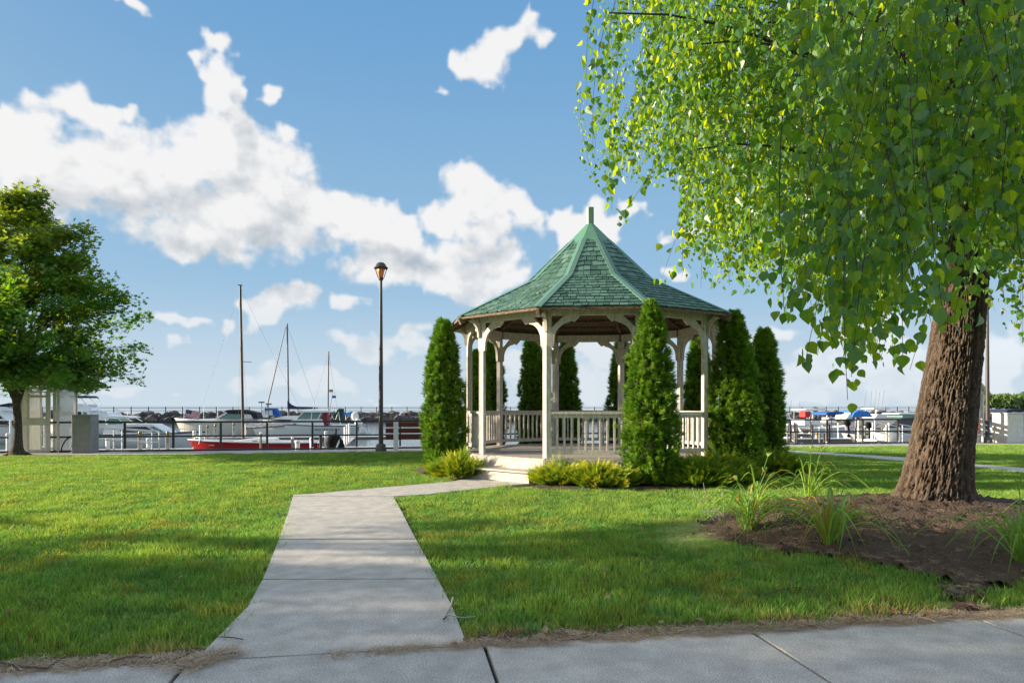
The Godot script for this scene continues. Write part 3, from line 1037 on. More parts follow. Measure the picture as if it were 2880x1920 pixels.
func gate(where: Vector3, turn: float, w: float, m_side: Material, label: String, sign_board: bool) -> void:
	# a fenced dock entrance: posts, a glazed door with a middle panel, cream side panels, a little gable of thin bars
	var t := thing("dock_gate", where, turn, label, "gate")
	var hw := w * 0.5
	var H := 2.12
	for p in [Vector3(-hw, 0, 0), Vector3(0.28, 0, 0), Vector3(0.42, 0, -0.05), Vector3(hw, 0, 0), Vector3(-hw, 0, -1.3), Vector3(hw, 0, -1.3)]:
		var b := MB.new()
		b.box(at(p + Vector3(0, H * 0.5, 0)), Vector3(0.07, H, 0.07), 0.005)
		part("frame_post", b.mesh(), M.pale_cabinet, t)
	var door := MB.new()
	var d0 := -hw + 0.22
	for s in [[d0, 0.2, 0.05], [d0, 2.0, 0.05]]:
		door.box(at(Vector3((d0 + 0.22) * 0.5, s[1] - 0.15, 0.01)), Vector3(0.22 - d0, s[2] + 0.03, 0.045), 0.004)
	door.box(at(Vector3(d0, 0.98, 0.01)), Vector3(0.06, 1.92, 0.05), 0.004)
	door.box(at(Vector3(0.22, 0.98, 0.01)), Vector3(0.06, 1.92, 0.05), 0.004)
	var dr := part("door", door.mesh(), M.pale_cabinet, t)
	var b := MB.new()
	b.box(at(Vector3((d0 + 0.22) * 0.5 - 0.06, 1.02, 0.04)), Vector3(0.22 - d0 + 0.10, 0.24, 0.03), 0.004)
	part("middle_panel", b.mesh(), M.pale_cabinet, dr)
	b = MB.new()
	b.box(at(Vector3((d0 + 0.22) * 0.5, 0.5, 0.0)), Vector3(0.22 - d0 - 0.06, 0.82, 0.008))
	b.box(at(Vector3((d0 + 0.22) * 0.5, 1.49, 0.0)), Vector3(0.22 - d0 - 0.06, 0.66, 0.008))
	part("pane", b.mesh(), M.pane, dr)
	b = MB.new()
	b.box(at(Vector3(-hw + 0.10, 1.02, 0.0)), Vector3(0.17, 2.0, 0.02))
	part("side_panel", b.mesh(), m_side, t)
	b = MB.new()
	b.box(at(Vector3((0.46 + hw) * 0.5 + 0.02, 1.04, -0.02)), Vector3(hw - 0.47, 2.04, 0.02))
	part("side_panel", b.mesh(), m_side, t)
	b = MB.new()
	b.box(at(Vector3(-hw, 1.04, -0.65)), Vector3(0.02, 2.04, 1.22))
	part("side_panel", b.mesh(), m_side, t)
	b = MB.new()
	b.box(at(Vector3(hw, 1.04, -0.65)), Vector3(0.02, 2.04, 1.22))
	part("side_panel", b.mesh(), m_side, t)
	b = MB.new()
	b.box(at(Vector3(0, H, 0)), Vector3(w + 0.08, 0.07, 0.07), 0.004)
	b.box(at(Vector3(0, H - 0.13, 0)), Vector3(w, 0.035, 0.05), 0.004)
	b.box(at(Vector3(0, H, -1.3)), Vector3(w + 0.08, 0.07, 0.07), 0.004)
	part("lintel", b.mesh(), M.pale_cabinet, t)
	b = MB.new()
	for z in [0.0, -1.3]:
		b.bar(Vector3(-hw, H, z), Vector3(0, H + 0.62, z), 0.035, 0.035)
		b.bar(Vector3(hw, H, z), Vector3(0, H + 0.62, z), 0.035, 0.035)
		b.bar(Vector3(-hw * 0.5, H + 0.31, z), Vector3(0.0, H + 0.03, z), 0.025, 0.025)
		b.bar(Vector3(hw * 0.5, H + 0.31, z), Vector3(0.0, H + 0.03, z), 0.025, 0.025)
	b.bar(Vector3(0, H + 0.62, 0.02), Vector3(0, H + 0.62, -1.32), 0.03, 0.03)
	part("gable_truss", b.mesh(), M.pale_cabinet, t)
	if sign_board:
		b = MB.new()
		for s in [-1.0, 1.0]:
			b.bar(Vector3(s * (hw + 0.18), H - 0.02, -0.65), Vector3(0, H + 0.66, -0.65), 1.7, 0.04)
		part("roof", b.mesh(), M.pale_cabinet, t)
		b = MB.new()
		b.box(at(Vector3(-0.1, 1.42, 0.05)), Vector3(0.26, 0.36, 0.02), 0.003)
		part("notice", b.mesh(), mat(Color(0.10, 0.11, 0.12), 0.4), t)


func promenade() -> void:
	metals()
	var pr := tag(Node3D.new(), "", "", "", "structure")
	pr.name = "promenade"
	add_child(pr)
	var x := -36.0
	var i := 0
	while x < 42.0:
		var w := 1.52
		var near := 1.58
		var pts := []
		for q in [Vector3(x + 0.006, 0, 0.1), Vector3(x + w - 0.006, 0, 0.1), Vector3(x + w - 0.006, 0, near), Vector3(x + 0.006, 0, near)]:
			var p: Vector3 = PARK * q
			pts.append(Vector2(p.x, -p.z))
		part("slab", slab(pts, 0.0, 0.1), M.concrete[(i * 5 + i / 3) % 4], pr)
		x += w
		i += 1
	var b := MB.new()
	b.box(PARK * at(Vector3(0, -0.061, 0.82)), Vector3(90, 0.04, 1.5))
	part("joint_bed", b.mesh(), M.joint, pr)
	b = MB.new()
	b.box(PARK * at(Vector3(0, -0.74, -0.09)), Vector3(480, 1.44, 0.38), 0.02)
	tag(part("sea_wall", b.mesh(), M.wall, self), "", "", "", "structure")
	# railings
	var left := []
	for k in 15:
		left.append(-13.23 + 1.525 * k)
	var mid := left.duplicate()
	while mid[-1] < 18.0:
		mid.append(mid[-1] + 1.62)
	railing_run(-34.0, -16.75, [-33.5, -31.7, -30, -28.3, -26.6, -24.9, -23.2, -21.5, -19.8, -18.1], "dark brown railing beyond the maple trunk, ending at the dock gate")
	railing_run(-15.55, mid[-1], mid, "long dark brown two-rail railing between lawn and marina")
	railing_run(fence_x(2842), 40.0, [22.6, 24.2, 25.8, 27.4, 29.0, 30.6, 32.2, 33.8, 35.4, 37, 38.6], "dark brown railing beside the pale cabinet beyond the big tree")
	# things on it
	lamp(seen(1071, 1268, 23.2) * Vector3(1, 0, 1), 5.85, "tall dark lamp post with amber lantern, left of the gazebo")
	lamp(Vector3(19.8, 0, -28.4), 5.6, "dark lamp post partly hidden behind the big tree's trunk")
	bench(Vector3(-3.38, 0, -22.95), 0.178, "dark red slatted bench with white legs facing the marina")
	bench(Vector3(19.5, 0, -28.55), 0.977, "white-legged bench half hidden behind the big tree's trunk")
	cabinet(park(fence_x(250), 0, 0.30), 0.178 - 0.12, 0.60, 0.50, 1.22, M.cabinet, false, "grey electrical cabinet in front of the railing near the maple")
	cabinet(park(fence_x(2818), 0, 0.3), 0.178 + 0.1, 0.92, 0.66, 1.22, M.pale_cabinet, true, "pale cabinet with lid beside the lamp post behind the big tree")
	gate(park(fence_x(106), 0, -0.1), 0.178, 1.12, M.cream, "cream dock gate with glazed door behind the maple trunk", false)
	gate(park(fence_x(2757), 0, -0.4), 0.178, 1.10, M.pale_cabinet, "small white dock gate with pitched roof and dark notice", true)
	b = MB.new()
	var hose := []
	for k in 14:
		var a := PI * k / 13.0
		hose.append(Vector3(-cos(a) * 0.42, sin(a) * 0.52 + 0.03, 0.0))
	b.tube(hose, [0.024], 8)
	tag(part("hose_loop", b.mesh(), M.black, self, at(park(fence_x(220), 0, 0.25), rot_y(0.178))), "black hose looped in an arch beside the grey cabinet", "hose")


# ---------------------------------------------------------------- water, breakwater, docks
func rock_mesh(sd: int) -> ArrayMesh:
	var f := noise(1.1, 2, sd)
	var cuts := []
	var r := RandomNumberGenerator.new()
	r.seed = sd * 31 + 5
	for i in 9:
		cuts.append([Vector3(r.randf_range(-1, 1), r.randf_range(-1, 1), r.randf_range(-1, 1)).normalized(), r.randf_range(0.55, 0.85)])
	var b := MB.new()
	var rows := []
	for i in 8:
		var row := PackedVector3Array()
		for j in 11:
			var th := PI * i / 7.0
			var ph := TAU * j / 11.0
			var d := Vector3(sin(th) * cos(ph), cos(th), sin(th) * sin(ph))
			var q := 1.0 + f.get_noise_3dv(d) * 0.4
			for c in cuts:
				var k: float = d.dot(c[0])
				if k > 0.05:
					q = minf(q, c[1] / k)
			row.append(d * q)
		rows.append(row)
	for i in 7:
		for j in 11:
			var k := (j + 1) % 11
			b.out_tri(rows[i][j], rows[i + 1][j], rows[i + 1][k], Vector3.ZERO)
			b.out_tri(rows[i][j], rows[i + 1][k], rows[i][k], Vector3.ZERO)
	return b.mesh()


func harbour() -> void:
	var b := MB.new()
	b.quad(PARK * Vector3(-9000, WATER, -0.2), PARK * Vector3(9000, WATER, -0.2), PARK * Vector3(9000, WATER, -11500), PARK * Vector3(-9000, WATER, -11500))
	var wm := mat(Color(0.06, 0.11, 0.13), 0.06, null, Vector3(0.5, 0.5, 0.5), grey_tex("g_wave", 0.02, 4, 0.0, 1.0), 0.22)
	tag(part("water", b.mesh(), wm, self), "", "", "", "structure")
	# the breakwater of piled rocks with its own railing
	var bw := tag(Node3D.new(), "", "", "", "structure")
	bw.name = "breakwater"
	add_child(bw)
	bw.transform = PARK * at(Vector3(0, WATER, -98.0))
	b = MB.new()
	b.prism(PackedVector2Array([Vector2(-3.5, -1), Vector2(-1.2, 1.0), Vector2(1.2, 1.0), Vector2(3.5, -1)]), Transform3D(Basis(Vector3(0, 0, -1), Vector3.UP, Vector3.RIGHT), Vector3.ZERO), -170, 170)
	part("core", b.mesh(), mat(Color(0.10, 0.095, 0.09), 0.95), bw)
	var meshes := []
	for k in 7:
		meshes.append(rock_mesh(k + 3))
	var mats := []
	for c in [Color(0.17, 0.15, 0.15), Color(0.27, 0.235, 0.22), Color(0.40, 0.33, 0.28), Color(0.22, 0.20, 0.205)]:
		mats.append(mat(c, 0.9, grey_tex("g_rough", 0.05, 3, 0.2, 1.0), Vector3(0.6, 0.6, 0.6)))
	var spare := []
	var shown := 0
	var x := -110.0
	while x < 130.0:
		for row in 3:
			var s := rng.randf_range(0.62, 1.05)
			var p := Vector3(x + rng.randf_range(-0.4, 0.4), 0.15 + row * 0.44 + rng.randf_range(-0.15, 0.15), 2.7 - row * 0.95)
			var bs := Basis(Vector3(rng.randf_range(-1, 1), rng.randf_range(-1, 1), rng.randf_range(-1, 1)).normalized(), rng.randf() * TAU).scaled(Vector3(s * 1.15, s * 0.85, s))
			var in_view := (x > -66.0 and x < -12.0) or (x > 44.0 and x < 76.0)
			if in_view and shown < 300:
				part("rock", meshes[rng.randi() % 7], mats[rng.randi() % 4], bw, Transform3D(bs, p))
				shown += 1
			else:
				spare.append(Transform3D(bs, p))
		x += 1.15
	many("rocks", meshes[1], mats[1], bw, spare)
	var r := thing("railing", PARK * Vector3(0, WATER, -99.5), 0.178, "long thin dark railing on top of the rock breakwater", "railing")
	b = MB.new()
	b.box(at(Vector3(10, 2.28, 0)), Vector3(250, 0.07, 0.07))
	part("top_rail", b.mesh(), M.iron, r)
	b = MB.new()
	b.box(at(Vector3(10, 1.78, 0)), Vector3(250, 0.045, 0.05))
	part("middle_rail", b.mesh(), M.iron, r)
	b = MB.new()
	b.box(at(Vector3.ZERO), Vector3(0.12, 1.5, 0.12))
	var pm := b.mesh()
	for k in 90:
		part("post", pm, M.iron, r, at(Vector3(-112 + k * 2.7, 1.72, 0)))
	for q in [[318, 0.9, "largest of the small bushes growing on the breakwater"], [290, 0.5, "smallest bush on the breakwater at its left end"], [2560, 0.8, "small bush on the breakwater left of the big tree"]]:
		var p: Vector3 = PARK * Vector3((q[0] - 1440.0) / 1920.0 * 116.0, WATER + 1.5, -98.5)
		if q[0] > 1440:
			p = PARK * Vector3(fence_x(q[0]) * 4.75, WATER + 1.5, -98.5)
		var bush := thing("bush", p, 0, q[2], "bush")
		b = MB.new()
		b.lathe(Vector3.ZERO, [Vector2(0.0, 0.0), Vector2(q[1] * 0.5, 0.0), Vector2(q[1], 0.5 * q[1]), Vector2(q[1] * 0.7, q[1] * 1.0), Vector2(0.0, q[1] * 1.2)], 9)
		part("foliage", b.mesh(), mat(Color(0.04, 0.07, 0.025), 0.9, grey_tex("g_rough", 0.05, 3, 0.2, 1.0), Vector3(2, 2, 2)), bush)
	# wooded point far right
	b = MB.new()
	var rows := []
	for i in 5:
		var row := PackedVector3Array()
		for j in 50:
			row.append(Vector3(60 + j * 4.0, WATER + [0.0, 1.6, 1.9, 1.6, -1.0][i], -150.0 - i * 8.0 - j * 0.8))
		rows.append(row)
	b.grid(rows, false, true)
	tag(part("shore", b.mesh(), M.turf, self, at(Vector3(66, 0, -2))), "", "", "", "structure")
	docks()


func piling(px: float, top: float, depth: float, wide: float, m: Material, label: String, group := "pilings along the docks") -> void:
	var p := seen(px, top, depth)
	var r := wide * depth / 1920.0 * 0.5
	var t := thing("piling", Vector3(p.x, WATER - 0.6, p.z), 0, label, "piling", group)
	var b := MB.new()
	var h := p.y - WATER + 0.6
	b.lathe(Vector3.ZERO, [Vector2(0, 0), Vector2(r, 0), Vector2(r, h - 0.06), Vector2(0, h - 0.06)], 12)
	part("shaft", b.mesh(), m, t)
	b = MB.new()
	b.lathe(Vector3.ZERO, [Vector2(0, h - 0.10), Vector2(r * 1.12, h - 0.10), Vector2(r * 1.12, h - 0.03), Vector2(r * 0.6, h), Vector2(0, h)], 12)
	part("cap", b.mesh(), M.white_paint if m != M.brown_pile else m, t)


func pedestal(px: float, top: float, depth: float, label: String) -> void:
	var p := seen(px, top, depth)
	var t := thing("power_pedestal", Vector3(p.x, -0.42, p.z), 0.178, label, "pedestal", "power pedestals on the docks")
	var h := p.y + 0.42
	var b := MB.new()
	b.box(at(Vector3(0, (h - 0.2) * 0.5, 0)), Vector3(0.15, h - 0.2, 0.14), 0.01)
	part("post", b.mesh(), mat(Color(0.45, 0.44, 0.38), 0.6), t)
	b = MB.new()
	b.lathe(Vector3.ZERO, [Vector2(0, h - 0.2), Vector2(0.05, h - 0.2), Vector2(0.08, h - 0.12), Vector2(0.075, h - 0.04), Vector2(0.03, h), Vector2(0, h)], 10)
	part("lantern", b.mesh(), mat(Color(0.22, 0.17, 0.04), 0.3), t)
	b = MB.new()
	b.box(at(Vector3(0, h - 0.42, 0.075)), Vector3(0.11, 0.18, 0.03), 0.006)
	part("socket_box", b.mesh(), mat(Color(0.3, 0.3, 0.27), 0.5), t)


func dock(p: Vector3, turn: float, length: float, wide: float, label: String) -> void:
	var t := thing("dock", p, turn, label, "dock")
	var b := MB.new()
	b.box(at(Vector3(0, -0.14, 0)), Vector3(length, 0.16, wide - 0.1), 0.01)
	part("float", b.mesh(), mat(Color(0.16, 0.16, 0.16), 0.8), t)
	var n := int(length / 0.9)
	b = MB.new()
	b.box(at(Vector3.ZERO), Vector3(length / n - 0.03, 0.06, wide), 0.008)
	var m := b.mesh()
	var gm := mat(Color(0.50, 0.50, 0.48), 0.7, grey_tex("g_soft", 0.008, 4, 0.93, 1.0))
	for k in n:
		part("deck_panel", m, gm, t, at(Vector3(-length * 0.5 + (k + 0.5) * length / n, -0.03, 0)))


func docks() -> void:
	M.brown_pile = mat(Color(0.13, 0.085, 0.06), 0.85, grey_tex("g_mid", 0.02, 4, 0.5, 1.0), Vector3(3, 0.8, 3))
	M.grey_pile = mat(Color(0.40, 0.38, 0.36), 0.8, grey_tex("g_mid", 0.02, 4, 0.5, 1.0), Vector3(3, 0.8, 3))
	M.white_pile = mat(Color(0.86, 0.86, 0.86), 0.45)
	var T := 0.178
	dock(Vector3(-15.5, -0.42, -31.2), T, 20.0, 1.3, "long grey floating dock nearest the left promenade railing")
	dock(Vector3(-14.0, -0.42, -44.0), T, 24.0, 1.2, "grey floating dock behind the hardtop cruiser at left")
	dock(Vector3(-9.3, -0.42, -37.2), T + PI / 2, 12.0, 0.9, "short finger dock pointing away beyond the red sailboat")
	dock(Vector3(17.6, -0.42, -41.5), T, 10.0, 1.1, "grey dock among pilings right of the tall evergreens")
	dock(Vector3(26.0, -0.42, -50.5), T, 22.0, 1.2, "grey floating dock further out at right, behind the pilings")
	var W: Material = M.white_pile
	var B: Material = M.brown_pile
	var G: Material = M.grey_pile
	for q in [[21, 1218, 27, 9.5, W, "thick white piling left of the maple trunk"], [28, 1181, 32, 5, W, "tall thin white piling left of the maple trunk"], [119, 1212, 28, 9, B, "brown piling seen through the dock gate's door"], [200, 1205, 29, 8, W, "white piling between dock gate and grey cabinet"],
			[302, 1231, 28, 11, W, "white piling just right of the grey cabinet"], [417, 1231, 28, 11.5, W, "thick white piling in front of the hardtop cruiser"], [546, 1211, 33, 9, W, "white piling above the red sailboat's bow, the shorter one"], [563, 1195, 36, 7, W, "taller thin white piling behind the red sailboat's bow"],
			[733, 1214, 28, 6, G, "grey piling in front of the red sailboat's cabin"], [822, 1228, 28, 7, G, "grey piling in front of the red sailboat's stern"], [836, 1238, 26.9, 13, W, "thickest white piling, by the red sailboat's stern"], [876, 1230, 27.2, 10.5, W, "white piling at the very stern of the red sailboat"], [901, 1222, 27.5, 8, B, "brown piling left of the black outboard motor"],
			[916, 1212, 30, 8.5, W, "white piling just behind the black outboard motor"], [944, 1205, 31, 6.5, B, "short brown piling rising behind the black outboard motor"], [970, 1200, 34, 7, W, "leftmost of three white pilings near the charter boat's stern"], [976, 1195, 36, 6, W, "middle of three white pilings near the charter boat's stern"], [982, 1190, 38, 5.5, W, "rightmost of three white pilings near the charter boat's stern"],
			[690, 1192, 44, 4, W, "thin white piling behind the sailboat's dark mast"], [1690, 1195, 40, 6, G, "grey piling seen through the gazebo's front railing"], [1640, 1188, 44, 5, B, "brown piling seen between the gazebo's balusters"]]:
		piling(q[0], q[1], q[2], q[3], q[4], q[5])
	for q in [[2216, 1191, 38, 6, G, "grey piling nearest the tall evergreens, under the tilted white outboard"], [2236, 1186, 40, 6, G, "grey piling just left of the first railing post beyond the evergreens"], [2242, 1190, 39, 4, B, "thin brown piling close beside a grey one near the evergreens"], [2286, 1190, 40, 5, G, "grey piling behind the railing, left of the right beige pedestal"], [2281, 1175, 44, 3.4, B, "tall thin brown piling under the boat with the long white roof"], [2306, 1200, 36, 5, G, "short grey piling beside the right beige pedestal"], [2319, 1218, 34, 6, B, "lowest, thickest brown piling on the right dock"], [2326, 1200, 37, 5.5, W, "white piling right next to the lowest brown one"], [2334, 1193, 40, 5, B, "brown piling below the rolled blue bimini"], [2340, 1175, 46, 3, B, "slenderest brown piling, against the white runabout"], [2358, 1188, 42, 4, W, "thin white piling between runabout and blue tarpaulin"], [2408, 1176, 40, 5, G, "tall grey piling below the blue tarpaulin tent"], [2415, 1203, 36, 6, W, "white piling left of the white railed gangway"], [2433, 1197, 37, 5, G, "grey piling under the black mooring cover"], [2482, 1176, 41, 5, G, "tall grey piling between the black and the blue covered boats"], [2452, 1205, 35, 4, W, "low thin white piling in front of the black-covered boat"], [2500, 1190, 38, 5, G, "grey piling left of the sloping dark blue cover"], [2524, 1182, 42, 4, W, "white piling close to the big trunk's left side"], [2854, 1214, 32, 5, G, "short grey piling right of the pale cabinet"], [2872, 1190, 36, 4, W, "white piling at the right border, beyond the pale cabinet"]]:
		piling(q[0], q[1], q[2], q[3], q[4], q[5], "pilings in the right-hand marina")
	pedestal(393, 1212, 30.6, "power pedestal in front of the hardtop cruiser's window")
	pedestal(471, 1212, 30.9, "power pedestal in front of the hardtop cruiser's bow")
	pedestal(583, 1195, 43, "power pedestal below the express cruiser's bow")
	pedestal(657, 1188, 43.5, "power pedestal just left of the dark wooden mast")
	pedestal(605, 1192, 43.2, "power pedestal nearer the bow of the express cruiser's neighbour")
	pedestal(2229, 1214, 41, "left one of the beige pedestals on the right dock")
	pedestal(2298, 1214, 41.4, "right one of the beige pedestals on the right dock")
	# gangways with white handrails
	for g in [[Vector3(-16.9, 0, -26.6), 0.0, "white railed gangway going down beside the grey cabinet"], [Vector3(17.8, 0, -32.5), 0.3, "white railed gangway left of the big tree's trunk"]]:
		var t := thing("gangway", g[0], T + g[1], g[2], "gangway")
		var b := MB.new()
		b.bar(Vector3(-1.4, -0.05, 0), Vector3(2.6, -0.45, -0.6), 0.9, 0.06)
		part("ramp", b.mesh(), M.steel, t)
		for s in [-0.42, 0.42]:
			b = MB.new()
			for hh in [0.9, 0.45]:
				b.tube([Vector3(-1.4, hh, s), Vector3(2.6, hh - 0.4, s - 0.6)], [0.025], 6)
			for k in 4:
				var f := k / 3.0
				b.tube([Vector3(-1.4 + 4.0 * f, -0.05 - 0.4 * f, s - 0.6 * f), Vector3(-1.4 + 4.0 * f, 0.9 - 0.4 * f, s - 0.6 * f)], [0.025], 6)
			part("handrail", b.mesh(), M.white_paint, t)


# ---------------------------------------------------------------- boats
# every boat is built along x with its bow at +x and its waterline at y = 0
func hull(L: float, B: float, fs: float, fb: float, rake := 0.5, transom := 0.85) -> Array:
	var rows := []
	var n := 13
	for i in n:
		var t := float(i) / (n - 1)
		var hb := B * 0.5 * lerpf(transom, 1.0, smoothstep(0.0, 0.4, t)) * pow(maxf(1.0 - pow(t, 3.2), 0.0), 0.8)
		var top := lerpf(fs, fb, t * t)
		var x := -L * 0.5 + L * t
		var row := PackedVector3Array()
		for j in 9:
			var s := (j - 4) / 4.0
			var a := absf(s)
			var y := lerpf(-0.35, top, pow(a, 1.0) if a < 0.5 else a)
			var w := hb * (1.15 * pow(a, 0.55) - 0.15 * a) if a > 0 else 0.0
			var back := rake * pow(t, 4.0) * (1.0 - (y + 0.35) / (top + 0.35))
			row.append(Vector3(x - back * 1.6, y, signf(s) * w))
		rows.append(row)
	var b := MB.new()
	b.grid(rows, false, false)
	# transom
	var mid := Vector3(-L * 0.5, fs * 0.4, 0)
	for j in 8:
		b.out_tri(mid, rows[0][j], rows[0][j + 1], Vector3(0, fs * 0.4, 0))
	var d := MB.new()
	for i in n - 1:
		var a: Vector3 = rows[i][0]; var e: Vector3 = rows[i][8]; var f: Vector3 = rows[i + 1][8]; var g: Vector3 = rows[i + 1][0]
		var dn := Vector3(0, -0.04, 0)
		d.out_quad(a + dn, e + dn, f + dn, g + dn, Vector3(0, -5, 0))
	var rim := MB.new()
	for j in [0, 8]:
		var pts := []
		for i in n:
			pts.append(rows[i][j])
		rim.tube(pts, [0.035], 6)
	return [b.mesh(), d.mesh(), rim.mesh()]


func boat(called: String, cx: float, depth: float, bow_left: bool, L: float, B: float, fs: float, fb: float, hull_m: Material, rim_m: Material, label: String, category := "motor boat") -> Node3D:
	var p := seen(cx, 1144, depth)
	var t := thing(called, Vector3(p.x, WATER, p.z), 0.178 + (PI if bow_left else 0.0), label, category, "boats moored in the marina")
	var h := hull(L, B, fs, fb)
	part("hull", h[0], hull_m, t)
	part("deck", h[1], M.gel, t)
	part("rub_rail", h[2], rim_m, t)
	t.set_meta("px", [cx, depth, -1.0 if bow_left else 1.0])
	return t


func shape(t: Node3D, pts: Array) -> PackedVector2Array:   # an outline measured in the photograph, in the boat's own metres
	var q: Array = t.get_meta("px")
	var out := PackedVector2Array()
	for p in pts:
		out.append(Vector2((p.x - q[0]) * q[1] / 1920.0 * q[2], 1.5 - (p.y - 1144.0) / 1920.0 * q[1] - WATER))
	return out


func block(called: String, t: Node3D, parent: Node3D, pts: Array, w: float, m: Material, z0 := -999.0) -> MeshInstance3D:
	var b := MB.new()
	b.prism(shape(t, pts), Transform3D.IDENTITY, -w * 0.5 if z0 < -900 else z0, w * 0.5 if z0 < -900 else z0 + w)
	return part(called, b.mesh(), m, parent)


func windows(t: Node3D, parent: Node3D, pts: Array, w: float, m: Material) -> void:   # the same pane on both sides
	for s in [-1.0, 1.0]:
		var b := MB.new()
		b.prism(shape(t, pts), Transform3D.IDENTITY, s * w * 0.5 - 0.006, s * w * 0.5 + 0.006)
		part("window", b.mesh(), m, parent)


func rods(called: String, t: Node3D, lines: Array, r: float, m: Material) -> void:   # thin tubes; each line [px, py, z, px, py, z]
	for l in lines:
		var s := shape(t, [Vector2(l[0], l[1]), Vector2(l[3], l[4])])
		var b := MB.new()
		b.tube([Vector3(s[0].x, s[0].y, l[2]), Vector3(s[1].x, s[1].y, l[5])], [r], 6)
		part(called, b.mesh(), m, t)


func outboard(where: Vector3, turn: float, tilt: float, s: float, m: Material, label: String) -> Node3D:
	var t := thing("outboard_motor", where, turn, label, "outboard motor")
	var bs := Basis(Vector3(0, 0, 1), tilt) * s
	var b := MB.new()
	var rows := []
	for q in [[0.0, 0.14, 0.10], [0.05, 0.22, 0.16], [0.25, 0.27, 0.19], [0.45, 0.25, 0.18], [0.58, 0.17, 0.13], [0.62, 0.02, 0.02]]:
		var row := PackedVector3Array()
		for k in 14:
			var a := TAU * k / 14
			row.append(Vector3(signf(cos(a)) * pow(absf(cos(a)), 0.7) * q[1] - 0.04 + q[0] * 0.05, q[0], -sin(a) * q[2]))
		rows.append(row)
	b.grid(rows, true, true)
	part("cowl", b.mesh(), m, t, Transform3D(bs, Vector3.ZERO))
	b = MB.new()
	b.prism(PackedVector2Array([Vector2(-0.12, 0.0), Vector2(0.10, 0.0), Vector2(0.05, -0.6), Vector2(0.20, -0.78), Vector2(0.16, -0.95), Vector2(-0.10, -0.9), Vector2(-0.22, -0.72), Vector2(-0.06, -0.55)]), Transform3D.IDENTITY, -0.06, 0.06)
	part("leg", b.mesh(), m, t, Transform3D(bs, Vector3.ZERO))
	b = MB.new()
	b.box(at(Vector3(0.17, -0.15, 0)), Vector3(0.12, 0.30, 0.22), 0.01)
	part("bracket", b.mesh(), M.steel, t, Transform3D(bs, Vector3.ZERO))
	return t


